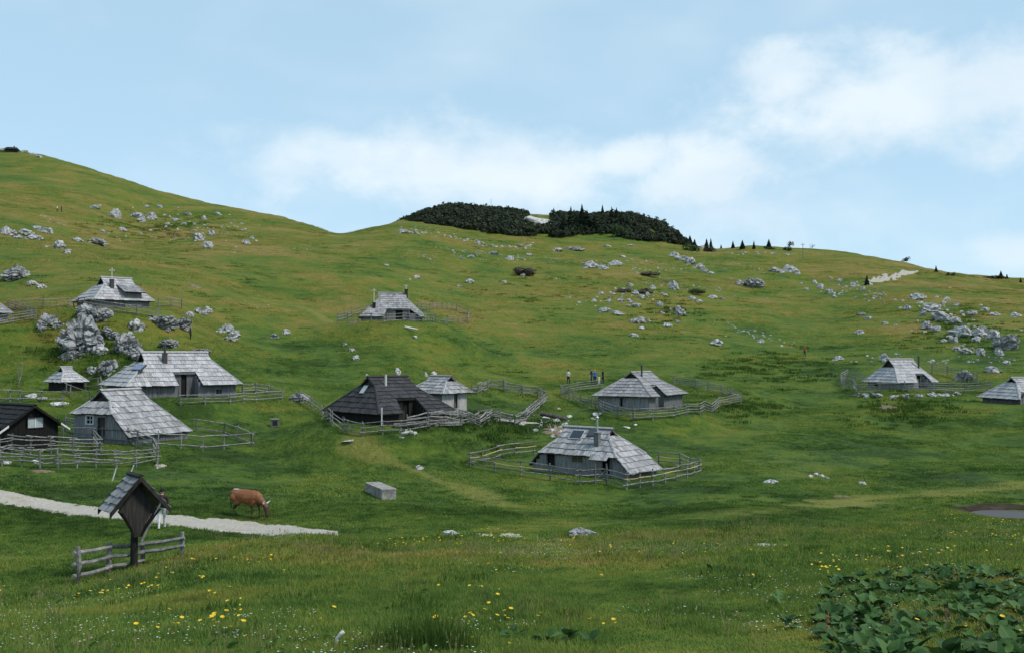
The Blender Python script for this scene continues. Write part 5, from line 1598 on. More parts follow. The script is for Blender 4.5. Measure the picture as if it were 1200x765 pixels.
person(706.5, 449, 'walker in black rightmost of the group of four', 1.75, 5.0, 'black', 'black', PM2, GP)
person(67, 248.5, 'far walker in white top on the upper left slope', 1.7, 2.0, 'white_cloth', 'navy', PM2)
person(72, 248.5, 'far walker in dark clothes on the upper left slope', 1.75, 2.0, 'black', 'black', PM2)
person(943, 417.5, 'far walker in red top alone on the right pasture', 1.7, 2.0, 'red', 'navy', PM2)

def cow():
    V = Vector
    parts = [([V((-.80, 0, 1.14)), V((-.45, 0, 1.08)), V((0, 0, 1.02)), V((.42, 0, 1.03)), V((.66, 0, 1.02))], [.27, .345, .40, .36, .27]),
             ([V((-.75, 0, 1.30)), V((-.3, 0, 1.31)), V((.3, 0, 1.30)), V((.6, 0, 1.26))], [.10, .10, .10, .11]),
             ([V((.60, 0, 1.08)), V((.84, 0, .90)), V((1.06, 0, .70))], [.26, .195, .145]),
             ([V((1.07, 0, .68)), V((1.17, 0, .54)), V((1.22, 0, .30)), V((1.235, 0, .15))], [.135, .155, .115, .115]),
             ([V((.66, 0, .86)), V((.84, 0, .72))], [.12, .07])]
    for s in (-1, 1):
        dx = .10 * s
        parts.append(([V((.50, s * .17, .85)), V((.50 + dx, s * .19, .58)), V((.53 + dx, s * .18, .36)), V((.50 + dx, s * .18, .10)), V((.54 + dx, s * .18, .04))], [.16, .095, .062, .045, .06]))
        parts.append(([V((-.72, s * .19, .98)), V((-.55 - dx, s * .22, .70)), V((-.84 - dx, s * .20, .45)), V((-.80 - dx, s * .20, .10)), V((-.76 - dx, s * .20, .04))], [.22, .14, .068, .048, .06]))
    return blend_body(parts, .028, 5)
def cow_mat():
    m, nt, b = new_mat('cow_hide')
    t = nnew(nt, 'ShaderNodeTexCoord'); sep = nnew(nt, 'ShaderNodeSeparateXYZ'); L(nt, t.outputs['Object'], sep.inputs[0])
    n = noise(nt, t.outputs['Object'], 3.0, 4, .6)
    c = mixc(nt, maprange(nt, n, .3, .7), (0.15, 0.050, 0.014), (0.26, 0.092, 0.027))
    lower = maprange(nt, sep.outputs['Z'], .80, .55)
    c = mixc(nt, mth(nt, 'MULTIPLY', lower, .85), c, (0.035, 0.018, 0.012))
    rear = maprange(nt, sep.outputs['X'], -.80, -1.02)
    c = mixc(nt, mth(nt, 'MULTIPLY', rear, .6), c, (0.06, 0.03, 0.02))
    head = maprange(nt, sep.outputs['X'], .78, 1.1)
    c = mixc(nt, mth(nt, 'MULTIPLY', head, .6), c, (0.06, 0.028, 0.015))
    L(nt, c, b.inputs['Base Color']); b.inputs['Roughness'].default_value = .65
    return m
M['cow'] = cow_mat()
g = ground(290, 606)
C_ = tag(empty('cow', g, math.radians(-22)), 'brown cow grazing beside the gravel track', 'cow')
cm = cow(); cm.materials.clear(); cm.materials.append(M['cow'])
link(bpy.data.objects.new('body', cm), C_)
C_.location.z += .05; C_.scale = (.9, .9, .9)
for s in (-1, 1):
    MB().tube([(1.10, s * .10, .74), (1.13, s * .22, .77), (1.20, s * .27, .84), (1.24, s * .25, .92)], [.04, .036, .026, .008], 8).build('horn', M['bone'], C_)
    MB().tube([(1.05, s * .12, .64), (1.03, s * .24, .62), (1.01, s * .34, .58)], [.03, .085, .015], 8, .5).build('ear', M['cow'], C_)
    MB().tube([(1.21, s * .125, .50), (1.22, s * .14, .50)], [.024, .02], 8).build('eye', M['black'], C_)
MB().tube([(-1.02, 0, 1.28), (-1.10, 0, 1.05), (-1.10, .02, .75), (-1.08, .03, .55), (-1.06, .03, .38)], [.05, .035, .025, .04, .012], 7).build('tail', M['cow'], C_)
MB().tube([(-.52, 0, .78), (-.48, 0, .66), (-.46, 0, .58)], [.16, .13, .04], 10).build('udder', M['skin'], C_)
MB().box((-.72, 0, 1.385), (.3, .14, .05)).build('back_patch', M['white_cloth'], C_, label='white patch on the rump')

# ------------------------------------------------------------------ odds and ends
na, fa = ground(456, 585), ground(437, 576)
dirn = Vector((fa.x - na.x, fa.y - na.y, 0)).normalized()
ang = math.atan2(dirn.y, dirn.x)
T = tag(empty('water_trough', na, ang), 'long pale concrete trough lying in the pasture', 'trough')
ln = 3.3
for nm, c, sz in (('side', (ln / 2, .34, .2), (ln, .12, .62)), ('side', (ln / 2, -.34, .2), (ln, .12, .62)), ('end', (.06, 0, .2), (.12, .56, .62)), ('end', (ln - .06, 0, .2), (.12, .56, .62)), ('floor_slab', (ln / 2, 0, .04), (ln - .24, .56, .1)), ('lid', (ln / 2, 0, .545), (ln + .04, .84, .07))):
    MB().box(c, sz).build(nm, M['concrete'], T)
g = ground(322, 500)
t = tag(empty('wooden_box', g, .3), 'small grey wooden box standing in the grass between the huts', 'box')
MB().box((0, 0, .3), (.6, .5, .6)).build('carcass', M['wall'], t)
MB().box((0, 0, .635), (.7, .6, .06)).build('lid', M['rail'], t)
MB().box((0, -.262, .33), (.36, .02, .36)).build('panel', M['wall_dark'], t)
g = ground(22, 464)
t = tag(empty('forked_pole', g), 'tall thin grey forked pole behind the upper left rail fence', 'pole')
MB().tube([(0, 0, -.3), (.03, 0, 1.2), (-.15, 0, 2.3), (-.12, 0, 3.3)], [.06, .05, .035, .012], 7).build('stem', M['rail'], t)
MB().tube([(.03, 0, 1.2), (.2, .05, 2.0), (.25, .05, 3.4)], [.04, .03, .01], 7).build('fork', M['rail'], t)
for px, py, dx, lb in ((131, 561, .25, 'left of two pale sticks leaning behind the shrine roof'), (150, 557, .35, 'right of two pale sticks leaning behind the shrine roof')):
    g = ground(px, py + 2)
    tag(MB().tube([g - Vector((0, 0, .1)), g + Vector((dx * .6, 0, .4)), g + Vector((dx, 0, .75))], [.045, .04, .03], 6).build('leaning_stick', M['bone']), lb, 'stick')
g = ground(637, 713)
tag(MB().box(g + Vector((0, 0, .03)), (.48, .16, .07), Matrix.Rotation(.05, 3, 'Z')).build('plank', M['wall_dark']), 'short dark plank lying in the foreground meadow', 'plank')
g = ground(392, 759)
tag(MB().tube([g - Vector((0, 0, .1)), g + Vector((.03, 0, .12)), g + Vector((.09, 0, .19)), g + Vector((.12, 0, .21))], [.022, .022, .03, .02], 8).build('grey_stake', M['bone']), 'short pale stake stub at the bottom edge of the meadow', 'stake')
# pale deck and steps before the porch of the long hut
g = ground(218, 464)
t = tag(empty('timber_deck', g, hB.psi - .25), 'pale timber deck with step before the porch of the long hut', 'deck')
for i in range(5):
    MB().box((0, i * .3 - .6, .42), (1.9, .285, .06)).build('plank', M['bone'], t)
MB().box((.2, -.95, .16), (1.2, .35, .28)).build('step', M['bone'], t)
for sx in (-.85, .85):
    for sy in (-.65, .6):
        MB().tube([(sx, sy, -.4), (sx, sy, .385)], .06, 6).build('leg', M['post'], t)
g = ground(181, 460)
tag(rock(181, 459, 12, 12, None, None, 'w'), 'pale upright stone against the wall of the long hut', 'rock')
# bench by the black hut, planks stacked before it
for i, (px, py, w) in enumerate(((482, 498, 2.6), (497, 496, 2.4), (512, 494, 2.2), (520, 497, 2.6))):
    g = ground(px, py + 2)
    t = tag(empty('plank_stack', g, .25 + .1 * i), ('low stack of grey planks nearest the black hut porch', 'second low plank stack along the black hut fence', 'third low plank stack before the pale shed', 'plank stack at the right end before the pale shed')[i], 'plank stack', 'plank stacks by the black hut')
    for j in range(4):
        MB().box((random.uniform(-.1, .1), (j % 2) * .32 - .16, .1 + .14 * (j // 2)), (w, .28, .1), Matrix.Rotation(random.uniform(-.05, .05), 3, 'Z')).build('plank', M['rail'], t)
g = ground(421, 494)
tag(MB().tube([g + Vector((-1.3, .2, .2)), g + Vector((0, 0, .25)), g + Vector((1.4, -.2, .22))], [.24, .27, .25], 10).build('log', M['wall']), 'thick grey log lying under the eave of the black hut', 'log')
for px in (447.3, 528):
    g = ground(px, 499 if px < 500 else 490)
    tag(MB().tube([g - Vector((0, 0, .2)), g + Vector((0, 0, 1.35))], .05, 6).build('prop_post', M['bone']), 'thin pale prop under the black hut eave, %s of the porch' % ('left' if px < 500 else 'right'), 'post')
g = ground(480, 387)
tag(MB().tube([g + Vector((-.6, .1, .45)), g + Vector((0, 0, .3)), g + Vector((1.0, -.1, .12))], [.12, .13, .08], 7).build('bleached_log', M['bone']), 'bleached log lying below the lone hut', 'log')
g = ground(648, 493)
tag(MB().tube([g + Vector((-1.2, .2, .7)), g + Vector((0, 0, .5)), g + Vector((1.2, -.2, .2))], [.2, .22, .16], 8).build('brown_log', M['bark']), 'brown log slumped on the dug bank above the valley hut', 'log')

# little dark building on the left summit
g = ground(14, 178)
t = tag(empty('summit_hut', g, .3), 'tiny dark hut on the left summit skyline', 'hut')
MB().box((0, 0, .3), (4.6, 3, 1.2)).build('wall', M['wall_dark'], t)
r_ = MB(); r_.hexa([(-3.0, -1.9, .7), (3.0, -1.9, .7), (1.8, 0, 1.8), (-1.8, 0, 1.8)], [(-3.0, -1.9, .85), (3.0, -1.9, .85), (1.8, 0, 1.95), (-1.8, 0, 1.95)])
r_.hexa([(-3.0, 1.9, .7), (3.0, 1.9, .7), (1.8, 0.01, 1.8), (-1.8, 0.01, 1.8)], [(-3.0, 1.9, .85), (3.0, 1.9, .85), (1.8, 0.01, 1.95), (-1.8, 0.01, 1.95)])
rf = r_.build('roof', M['shingle_black'], t)
MB().box((.9, -.2, 2.0), (.4, .4, .9)).build('chimney', M['soot'], rf)

g = ground(223, 397)
tag(MB().tube([g - Vector((0, 0, .2)), g + Vector((.03, 0, .5)), g + Vector((0, 0, 1.15))], [.13, .12, .07], 7).build('dark_post', M['wall_dark']), 'short dark post standing in the turf right of the boulder outcrop', 'post')
g = ground(941, 304)
t = tag(empty('timber_mast', g), 'thin timber mast with crossbar on the upper right slope', 'mast')
MB().tube([(0, 0, -.5), (0, 0, 5.2)], [.12, .08], 6).build('pole', M['post'], t)
MB().tube([(-.7, 0, 4.7), (.7, 0, 4.7)], .06, 6).build('crossbar', M['post'], t)
g = ground(645, 552)
t = tag(empty('bench', g, hE.psi), 'low plank bench against the front wall of the valley hut', 'bench')
MB().box((0, 0, .45), (1.7, .35, .06)).build('seat', M['rail'], t)
for sx in (-.6, .6):
    MB().box((sx, 0, .18), (.1, .3, .48)).build('leg', M['post'], t)

# ------------------------------------------------------------------ dock plants with broad leaves
def dock_mat(name, c1, c2):
    m, nt, b = new_mat(name)
    oi = nnew(nt, 'ShaderNodeObjectInfo'); tcn = nnew(nt, 'ShaderNodeTexCoord')
    n = noise(nt, tcn.outputs['Object'], 7.0, 4, .6)
    c = mixc(nt, oi.outputs['Random'], c1, c2)
    sep = nnew(nt, 'ShaderNodeSeparateXYZ'); L(nt, tcn.outputs['Object'], sep.inputs[0])
    rib = maprange(nt, mth(nt, 'ABSOLUTE', sep.outputs['X']), 0.0, 0.035, 1.0, 0.0)
    c = mixc(nt, mth(nt, 'MULTIPLY', rib, .5), c, (0.16, 0.22, 0.10))
    c = mixc(nt, maprange(nt, n, .5, .8, 0, .5), c, tuple(x * .6 for x in c1))
    L(nt, c, b.inputs['Base Color']); b.inputs['Roughness'].default_value = .6
    b.inputs['Specular IOR Level'].default_value = .15
    tr = nnew(nt, 'ShaderNodeBsdfTranslucent'); L(nt, c, tr.inputs['Color'])
    mx = nnew(nt, 'ShaderNodeMixShader'); mx.inputs[0].default_value = .15
    L(nt, b.outputs[0], mx.inputs[1]); L(nt, tr.outputs[0], mx.inputs[2]); L(nt, mx.outputs[0], nt.nodes['Material Output'].inputs[0])
    return m
M['dock'] = dock_mat('dock_leaf', (0.020, 0.058, 0.014), (0.072, 0.148, 0.036))
M['dock_stalk'] = plain_mat('dock_stalk', (0.20, 0.10, 0.055), .8, 0, .35, 20)
def dock_leaf(seed):
    r = random.Random(seed); m = MB(); rows = 8; m.smooth = True
    V = []
    bend = r.uniform(.2, .7); fold = r.uniform(.15, .4)
    for i in range(rows + 1):
        t = i / rows
        w = .50 * (math.sin(math.pi * min(1, t * .92 + .10)) ** .7) * (1 - t * .25) + .004
        if t > .97: w = .01
        yy, zz = t, -bend * t * t * .5
        for j, s in enumerate((-1, -.5, 0, .5, 1)):
            rip = r.uniform(-.03, .03) if abs(s) == 1 else 0
            V.append((s * w, yy, zz + fold * abs(s) * w + rip))
    m.v = V
    for i in range(rows):
        for j in range(4):
            a = i * 5 + j
            m.f.append((a, a + 1, a + 6, a + 5))
    return m.mesh('leaf', M['dock'])
DLEAF = [dock_leaf(i) for i in range(6)]
STALK = [None]
def stalk_mesh(seed):
    r = random.Random(seed); m = MB()
    m.tube([(0, 0, 0), (.02, .01, .35), (.03, 0, .8)], [.012, .01, .004], 5)
    for k in range(46):
        z = r.uniform(.32, .82); a = r.uniform(0, 6.28); q = .05 * (1.1 - z) + .015
        c = Vector((.03 + math.cos(a) * q, math.sin(a) * q, z))
        s = r.uniform(.012, .022)
        m.poly([c + Vector((s, 0, 0)), c + Vector((0, s, s)), c + Vector((-s, 0, 0)), c + Vector((0, -s, -s))])
    return m.mesh('flower_stalk', M['dock_stalk'])
STALKS = [stalk_mesh(i) for i in range(2)]
def dock(px, py, size, n, label, group, stalk=False):
    g = ground(px, py)
    root = tag(empty('dock_plant', g, random.uniform(0, 6.28)), label, 'plant', group)
    for i in range(n):
        o = link(bpy.data.objects.new('leaf', random.choice(DLEAF)), root)
        s = size * random.uniform(.65, 1.25)
        a = 6.283 * i / n + random.uniform(-.5, .5)
        el = random.uniform(-.1, 1.15)
        rr = random.uniform(.03, .22) * size / .3
        o.location = (math.cos(a) * rr, math.sin(a) * rr, random.uniform(.08, .34) * size / .3)
        o.rotation_euler = (el, random.uniform(-.35, .35), a - math.pi / 2)
        o.scale = (s, s, s)
    if stalk:
        o = link(bpy.data.objects.new('flower_stalk', random.choice(STALKS)), root); q = size / .3
        o.scale = (q, q, q)
    return root
GD = 'dock plants of the large patch'
random.seed(21)
spots = []
for k in range(3000):
    px, py = random.uniform(915, 1240), random.uniform(664, 790)
    up = np.interp(px, [915, 950, 1000, 1060, 1120, 1240], [716, 692, 680, 672, 672, 676])
    if py < up or (px < 985 and py > 752) or (px < 960 and py > 730): continue
    if vnoise(np.array([px / 38.]), np.array([py / 22.]), 31)[0] < .30: continue
    if any(abs(px - a) < 11 * (py / 720) and abs(py - b) < 6 for a, b in spots): continue
    spots.append((px, py))
    if len(spots) >= 190: break
for i, (px, py) in enumerate(spots):
    dock(px, py, random.uniform(.12, .19), random.randint(10, 13), 'broad-leaved dock plant %s of the dark patch in the lower right corner' % ('in the upper fringe' if py < np.interp(px, [915, 950, 1000, 1060, 1120, 1240], [716, 692, 680, 672, 672, 676]) + 14 else 'in the left fringe' if px < 985 else 'at the bottom edge' if py > 745 else 'in the right half' if px > 1100 else 'in the middle'), GD, i % 22 == 0)
for (px, py, s, n, lb, st) in ((664, 757, .17, 11, 'lone dock plant with brown stalk at the bottom centre', True), (640, 756, .12, 7, 'small dock plant left of the lone stalked one', False), (600, 752, .15, 7, 'low dock leaves at the bottom centre left', False), (836, 671, .17, 9, 'single dock plant in mid meadow below the bare patch', False),
                             (924, 738, .15, 9, 'pale low dock plant left of the large patch', False), (916, 712, .16, 7, 'small dock plant above the pale low one', False), (690, 759, .12, 6, 'small dock plant right of the lone stalked one', False)):
    dock(px, py, s, n, lb, None, st)

# ------------------------------------------------------------------ grass, flowers, stones
def blade_mat(name, dark=1.0, tint=None):
    m, nt, b = new_mat(name)
    g = nnew(nt, 'ShaderNodeGroup'); g.node_tree = TURF
    oi = nnew(nt, 'ShaderNodeObjectInfo')
    hs = nnew(nt, 'ShaderNodeHueSaturation'); hs.inputs['Saturation'].default_value = .92; L(nt, g.outputs[0], hs.inputs['Color'])
    L(nt, mth(nt, 'ADD', mth(nt, 'MULTIPLY', oi.outputs['Random'], .7), 1.2 * dark), hs.inputs['Value'])
    L(nt, mth(nt, 'ADD', mth(nt, 'MULTIPLY', oi.outputs['Random'], -.03), .515), hs.inputs['Hue'])
    c = hs.outputs[0]
    if tint: c = mixc(nt, .7, c, tint)
    df = nnew(nt, 'ShaderNodeBsdfDiffuse'); L(nt, c, df.inputs['Color'])
    tr = nnew(nt, 'ShaderNodeBsdfTranslucent'); L(nt, c, tr.inputs['Color'])
    mx = nnew(nt, 'ShaderNodeMixShader'); mx.inputs[0].default_value = .35
    L(nt, df.outputs[0], mx.inputs[1]); L(nt, tr.outputs[0], mx.inputs[2]); L(nt, mx.outputs[0], nt.nodes['Material Output'].inputs[0])
    nt.nodes.remove(b)
    return m
M['blade'] = blade_mat('grass_blade')
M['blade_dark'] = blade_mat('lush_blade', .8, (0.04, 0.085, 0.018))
M['herb'] = blade_mat('pale_herb', 1.0, (0.11, 0.15, 0.085))
def tuft_mesh(seed, n, rad, h, w, mat='blade', lean=.5):
    r = random.Random(seed); m = MB()
    for _ in range(n):
        a = r.uniform(0, 6.28); q = rad * math.sqrt(r.random())
        p = Vector((math.cos(a) * q, math.sin(a) * q, -.02))
        b = r.uniform(0, 6.28); ln = h * r.uniform(.5, 1.15)
        d = Vector((math.cos(b), math.sin(b), 0)) * ln * lean * r.uniform(.2, 1.1)
        s = Vector((-math.sin(b + r.uniform(-.8, .8)), math.cos(b), 0)) * w * r.uniform(.6, 1.2)
        mid = p + d * .35 + Vector((0, 0, ln * .6)); tip = p + d + Vector((0, 0, ln * r.uniform(.75, 1)))
        m.poly([p - s, p + s, mid + s * .7, mid - s * .7]); m.poly([mid - s * .7, mid + s * .7, tip])
    return m.mesh('tuft', M[mat])
def clear_of_tracks(x, y):
    ok = np.ones(len(x), bool)
    for poly in TRACKS:
        lo, hi = poly.min(0), poly.max(0)
        c = np.nonzero((x > lo[0]) & (x < hi[0]) & (y > lo[1]) & (y < hi[1]))[0]
        if not len(c): continue
        ins = np.zeros(len(c), bool); X, Y = x[c], y[c]
        j = len(poly) - 1
        for i in range(len(poly)):
            xi, yi, xj, yj = *poly[i], *poly[j]
            if yi != yj:
                t = ((yi > Y) != (yj > Y)) & (X < (xj - xi) * (Y - yi) / (yj - yi) + xi); ins ^= t
            j = i
        ok[c[ins]] = False
    for h in HUTS:
        dx, dy = x - h.mx.translation.x, y - h.mx.translation.y
        c, s = math.cos(h.psi), math.sin(h.psi)
        lx, ly = dx * c + dy * s, -dx * s + dy * c
        ok &= ~((lx > -h.Ll + .3) & (lx < h.Lr - .3) & (np.abs(ly) < h.W - .3))
    e = ((x - POND[0]) / POND[3]) ** 2 + ((y - POND[1]) / POND[4]) ** 2
    return ok & (e > 1.35)
def grass(name, n, r0, r1, protos, smin, smax, label, thr=None, seed=0, zs=1.0, half=.64, wl=3.0):
    x, y = polar(n, r0, r1, half)
    ok = clear_of_tracks(x, y)
    if thr is not None:
        k = .6 * vnoise(x / wl, y / wl, 40 + seed) + .4 * vnoise(x / (wl * .3), y / (wl * .3), 50 + seed)
        ok &= k > thr
    x, y = x[ok], y[ok]
    z = height(x, y)
    px, py = proj_np(x, y, z)
    ok = (px > -220) & (px < 1420) & (py < 860)
    if name in ('seed_heads', 'meadow_weeds', 'grass_tussocks'):
        ok &= ~((px > 905) & (py > 672) & (y < 30))
    x, y, z = x[ok], y[ok], z[ok]
    s = RNG.uniform(smin, smax, len(x)) * (.75 + .5 * vnoise(x / 2.1, y / 2.1, 60 + seed))
    wn = 1 - .72 * worn(x, y)
    ppx = proj_np(x, y, z)[0]
    crest = np.interp(ppx, [0, 100, 220, 300, 400, 600, 700, 900, 1060, 1200], [23, 28, 31, 34, 38, 41, 41, 39, 40, 41])
    wn = wn * np.where(y > crest, np.clip(1 - (y - crest) / 6, .5, 1), 1.0)
    return scatter(name, np.c_[x, y, z], np.c_[s, s, s * zs * wn], RNG.uniform(0, 6.28, len(x)), protos, label, seed)
NEAR = [tuft_mesh(i, 36, .17, .15, .0055) for i in range(4)]
MIDT = [tuft_mesh(20 + i, 22, .30, .17, .014) for i in range(4)]
FART = [tuft_mesh(40 + i, 18, .60, .20, .034) for i in range(4)]
LUSH = [tuft_mesh(60 + i, 60, .34, .25, .011, 'blade_dark', .6) for i in range(3)]
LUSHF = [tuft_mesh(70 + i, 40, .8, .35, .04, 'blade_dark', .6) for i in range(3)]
HERB = [tuft_mesh(80 + i, 14, .35, .10, .05, 'herb', 1.2) for i in range(3)]
grass('meadow_grass', 41000, 9.5, 24, NEAR, .7, 1.35, 'fine green grass of the foreground meadow', seed=1)
grass('meadow_grass', 62000, 24, 52, MIDT, .7, 1.25, 'green grass of the middle meadow', seed=2)
grass('pasture_grass', 74000, 52, 125, FART, .6, 1.1, 'short grass of the valley pasture', .42, seed=3, zs=.8, wl=6.0)
grass('slope_grass', 72000, 125, 340, FART, 1.0, 1.9, 'tussocky grass of the far slopes', .50, seed=4, zs=.7, wl=11.0)
grass('grass_tussocks', 4200, 12, 60, LUSH, .6, 1.2, 'dark lush grass tussocks in the meadow', .62, seed=5, wl=2.2)
grass('grass_tussocks', 13000, 90, 330, LUSHF, .6, 1.4, 'dark lush tussocks on the pasture slopes', .70, seed=6, wl=9.0, zs=.8)
grass('pale_herbs', 9000, 40, 85, HERB, .7, 1.3, 'low pale herbs spreading through the valley turf', .66, seed=7, wl=5.0)
# lusher growth in hollow and rock fields; cloud shadow painted in under the terraces
X, Y = [], []
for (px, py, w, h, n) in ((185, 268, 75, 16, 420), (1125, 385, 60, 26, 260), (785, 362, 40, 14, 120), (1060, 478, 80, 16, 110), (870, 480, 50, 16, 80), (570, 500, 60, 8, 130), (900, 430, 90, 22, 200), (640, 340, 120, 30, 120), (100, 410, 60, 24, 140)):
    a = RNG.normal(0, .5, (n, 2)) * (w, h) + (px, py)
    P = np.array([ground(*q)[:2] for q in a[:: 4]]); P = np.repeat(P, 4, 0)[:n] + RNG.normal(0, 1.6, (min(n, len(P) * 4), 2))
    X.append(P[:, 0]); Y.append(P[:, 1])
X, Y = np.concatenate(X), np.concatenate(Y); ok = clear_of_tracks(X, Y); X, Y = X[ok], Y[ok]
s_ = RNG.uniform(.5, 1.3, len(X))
scatter('lush_growth_cloud_shade', np.c_[X, Y, height(X, Y)], s_, RNG.uniform(0, 6.28, len(X)), LUSHF, 'lusher dark growth in hollows and round the rocks, and painted cloud shadow', 12)
# broad-leaved weeds, seed heads and straw among the foreground grass
M['weed'] = blade_mat('weed_leaf', 1.0, (0.060, 0.125, 0.030)); M['straw'] = blade_mat('straw', 1.0, (0.30, 0.25, 0.12))
def rosette(seed, n, ln, w):
    r = random.Random(seed); m = MB()
    for i in range(n):
        a = 6.283 * i / n + r.uniform(-.4, .4); l = ln * r.uniform(.6, 1.2); d = Vector((math.cos(a), math.sin(a), 0)); s = Vector((-d.y, d.x, 0)) * w * r.uniform(.7, 1.2); u = Vector((0, 0, 1))
        up = r.uniform(.25, .9)
        m.poly([d * l * .1 + u * .02, d * l * .55 - s + u * l * up * .7, d * l + u * l * up * .75, d * l * .55 + s + u * l * up * .7])
    return m.mesh('rosette', M['weed'])
def seedhead(seed):
    r = random.Random(seed); m = MB()
    for i in range(7):
        a = r.uniform(0, 6.28); q = .12 * r.random(); p = Vector((math.cos(a) * q, math.sin(a) * q, 0)); h = r.uniform(.2, .38); d = Vector((r.uniform(-.1, .1), r.uniform(-.1, .1), h))
        s = Vector((.003, .002, 0)); m.poly([p - s, p + s, p + d + s * .6, p + d - s * .6])
        s = Vector((.008, .006, 0)); t = p + d; m.poly([t - s, t + Vector((0, 0, -.03)), t + s, t + Vector((0, 0, .05))])
    return m.mesh('seed_head', M['straw'])
grass('meadow_weeds', 9000, 10.5, 44, [rosette(i, 7, .16, .035) for i in range(4)], .6, 1.4, 'broad-leaved weeds among the meadow grass', .58, seed=14, wl=2.5)
grass('seed_heads', 2600, 10.5, 42, [seedhead(i) for i in range(4)], .7, 1.2, 'straw coloured seed heads above the meadow grass', .56, seed=15, wl=4.0)
# grass creeping in from the verges of the gravel track
VX, VY = [], []
for pe in TRACKS[2:]:
    if pe[:, 1].mean() > 110: continue
    t_ = RNG.integers(0, len(pe) - 1, 26); P = pe[t_] + RNG.normal(0, .12, (26, 2)); VX.append(P[:, 0]); VY.append(P[:, 1])
VX, VY = np.concatenate(VX), np.concatenate(VY)
scatter('patch_grass', np.c_[VX, VY, height(VX, VY) + .02], RNG.uniform(.35, .8, len(VX)), RNG.uniform(0, 6.28, len(VX)), MIDT, 'grass tufts fringing the bare patches', 17)
pe = TRACKS[0]; t_ = RNG.integers(0, len(pe) - 1, 420); f_ = RNG.random(420)[:, None]
P = pe[t_] * (1 - f_) + pe[t_ + 1] * f_ + RNG.normal(0, .22, (420, 2))
scatter('verge_grass', np.c_[P, height(P[:, 0], P[:, 1]) + .02], RNG.uniform(.35, .8, 420), RNG.uniform(0, 6.28, 420), MIDT, 'grass creeping in from the verges of the gravel track', 16)
# tall dark tuft at the bottom edge
TALL = [tuft_mesh(90 + i, 120, .26, .55, .008, 'blade_dark', .55) for i in range(2)]
pts = [ground(px, py) for px, py in ((470, 760), (490, 757), (512, 758), (532, 761), (448, 762), (500, 763), (480, 768), (520, 768), (545, 766), (430, 768))]
scatter('tall_grass', [tuple(p) for p in pts], np.array([.9, 1.0, .9, .8, .7, 1, 1, .9, .7, .6]), RNG.uniform(0, 6, 10), TALL, 'tall dark grass clump at the bottom edge', 9)

# flowers
def petal_mat(name, c):
    m, nt, b = new_mat(name); b.inputs['Base Color'].default_value = (*c, 1); b.inputs['Roughness'].default_value = .6
    return m
M['yellow'] = petal_mat('yellow_petal', (0.78, 0.50, 0.01)); M['white_petal'] = petal_mat('white_petal', (0.72, 0.72, 0.68)); M['stem'] = petal_mat('flower_stem', (0.06, 0.10, 0.02))
def flower_mesh(seed, rad, h, mat, n=8):
    r = random.Random(seed); m = MB()
    tilt = Vector((r.uniform(-.3, .3), r.uniform(-.3, .3), 1)).normalized()
    c = Vector((r.uniform(-.03, .03), r.uniform(-.03, .03), h))
    a = tilt.cross(Vector((1, 0, 0))).normalized(); b = tilt.cross(a)
    for k in range(n):
        t0, t1 = 6.283 * k / n, 6.283 * (k + .8) / n
        m.poly([c, c + (a * math.cos(t0) + b * math.sin(t0)) * rad + tilt * rad * .3, c + (a * math.cos(t1) + b * math.sin(t1)) * rad + tilt * rad * .3])
    
    me = m.mesh('flower', [M[mat], M['stem']])
    return me
YF = [flower_mesh(i, .028, .21, 'yellow', 10) for i in range(3)]
WF = [flower_mesh(10 + i, .011, .13, 'white_petal', 6) for i in range(3)]
def flowers(name, n, r0, r1, protos, thr, wl, label, seed, patches=(), smin=.7, smax=1.3):
    x, y = polar(n, r0, r1)
    k = .55 * vnoise(x / wl, y / wl, 80 + seed) + .45 * vnoise(x / (wl * .25), y / (wl * .25), 90 + seed)
    ok = (k > thr) & clear_of_tracks(x, y)
    x, y = x[ok], y[ok]
    for (px, py, w, h, q) in patches:
        ux, uy = RNG.normal(px, w / 2, q), np.clip(RNG.normal(py, h / 2, q), 600, 790)
        P = np.array([ground(a, b)[:2] for a, b in zip(ux, uy)])
        x, y = np.r_[x, P[:, 0]], np.r_[y, P[:, 1]]
    z = height(x, y)
    scatter(name, np.c_[x, y, z], RNG.uniform(smin, smax, len(x)), RNG.uniform(0, 6.28, len(x)), protos, label, seed)
flowers('yellow_flowers', 7500, 11, 46, YF, .735, 4.0, 'yellow hawkbit flowers dotting the meadow', 1,
        [(1000, 664, 130, 14, 46), (990, 674, 90, 10, 24), (950, 672, 30, 8, 10), (1100, 655, 120, 10, 22), (250, 740, 40, 16, 14), (240, 735, 120, 40, 30), (560, 690, 60, 30, 12), (180, 690, 80, 16, 12), (1110, 752, 60, 10, 4), (640, 640, 200, 12, 20), (810, 650, 80, 12, 16)])
flowers('white_flowers', 16000, 11, 44, WF, .63, 5.0, 'tiny white flowers speckling the meadow', 2)
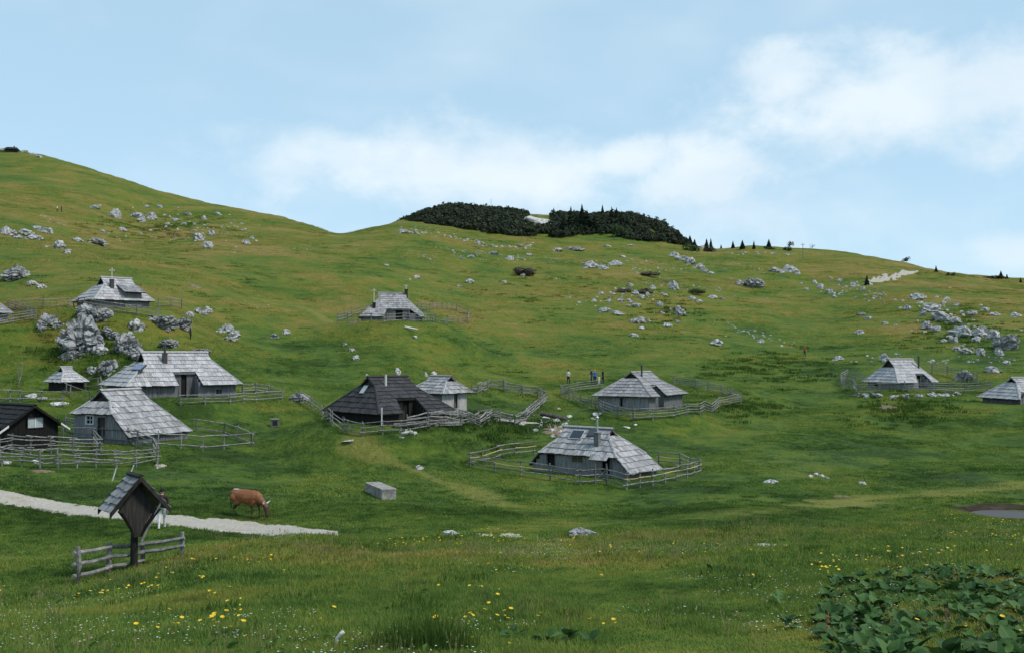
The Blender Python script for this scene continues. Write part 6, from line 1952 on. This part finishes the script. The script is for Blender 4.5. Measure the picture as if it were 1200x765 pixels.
# loose stones
SM = [rock_mesh(900 + i, 1, mat='rock') for i in range(4)]
def stones(n, r0, r1, wl, thr, s0, s1, seed):
    x, y = polar(n, r0, r1)
    k = .6 * vnoise(x / wl, y / wl, 120 + seed) + .4 * vnoise(x / (wl * .3), y / (wl * .3), 130 + seed)
    ok = (k > thr) & clear_of_tracks(x, y)
    return x[ok], y[ok], RNG.uniform(s0, s1, ok.sum()) * RNG.uniform(.4, 1, ok.sum())
X, Y, SS = [], [], []
for a in ((9000, 150, 330, 22, .765, .2, .55, 1), (1300, 60, 150, 20, .74, .1, .24, 2), (6000, 170, 330, 40, .765, .25, .6, 3)):
    x, y, s_ = stones(*a); X.append(x); Y.append(y); SS.append(s_)
def along(path, n, spread, s0, s1):
    t = RNG.random(n) * (len(path) - 1)
    px = np.interp(t, range(len(path)), [p[0] for p in path]); py = np.interp(t, range(len(path)), [p[1] for p in path]) + RNG.normal(0, spread, n)
    P = np.array([ground(a, b)[:2] for a, b in zip(px + RNG.normal(0, spread * 2, n), py)])
    X.append(P[:, 0]); Y.append(P[:, 1]); SS.append(RNG.uniform(s0, s1, n))
along([(0, 581), (60, 592), (120, 601), (200, 610), (280, 618), (340, 622), (385, 624)], 130, 4.0, .03, .09)
along([(470, 270), (500, 273), (530, 278), (555, 284), (575, 289), (605, 290), (625, 288)], 90, 1.2, .3, .9)
along([(680, 350), (720, 345), (760, 345), (800, 350)], 60, 8, .2, .6)
along([(1070, 350), (1110, 370), (1150, 390), (1190, 400)], 70, 12, .3, .8)
along([(960, 330), (1000, 340), (1040, 350)], 40, 6, .3, .7)
along([(150, 245), (200, 255), (250, 270), (290, 280)], 60, 9, .3, .8)
along([(1000, 463), (1060, 463), (1130, 462)], 40, 1.5, .12, .35)
along([(630, 490), (660, 500), (650, 512)], 36, 5, .1, .28)
along([(855, 297), (890, 297), (930, 298)], 30, 1.0, .3, .7)
X, Y, SS = np.concatenate(X), np.concatenate(Y), np.concatenate(SS)
scatter('loose_stones', np.c_[X, Y, height(X, Y) + SS * .05], np.c_[SS, SS, SS * .6], RNG.uniform(0, 6.28, len(X)), SM, 'small pale stones strewn over the slopes', 11)
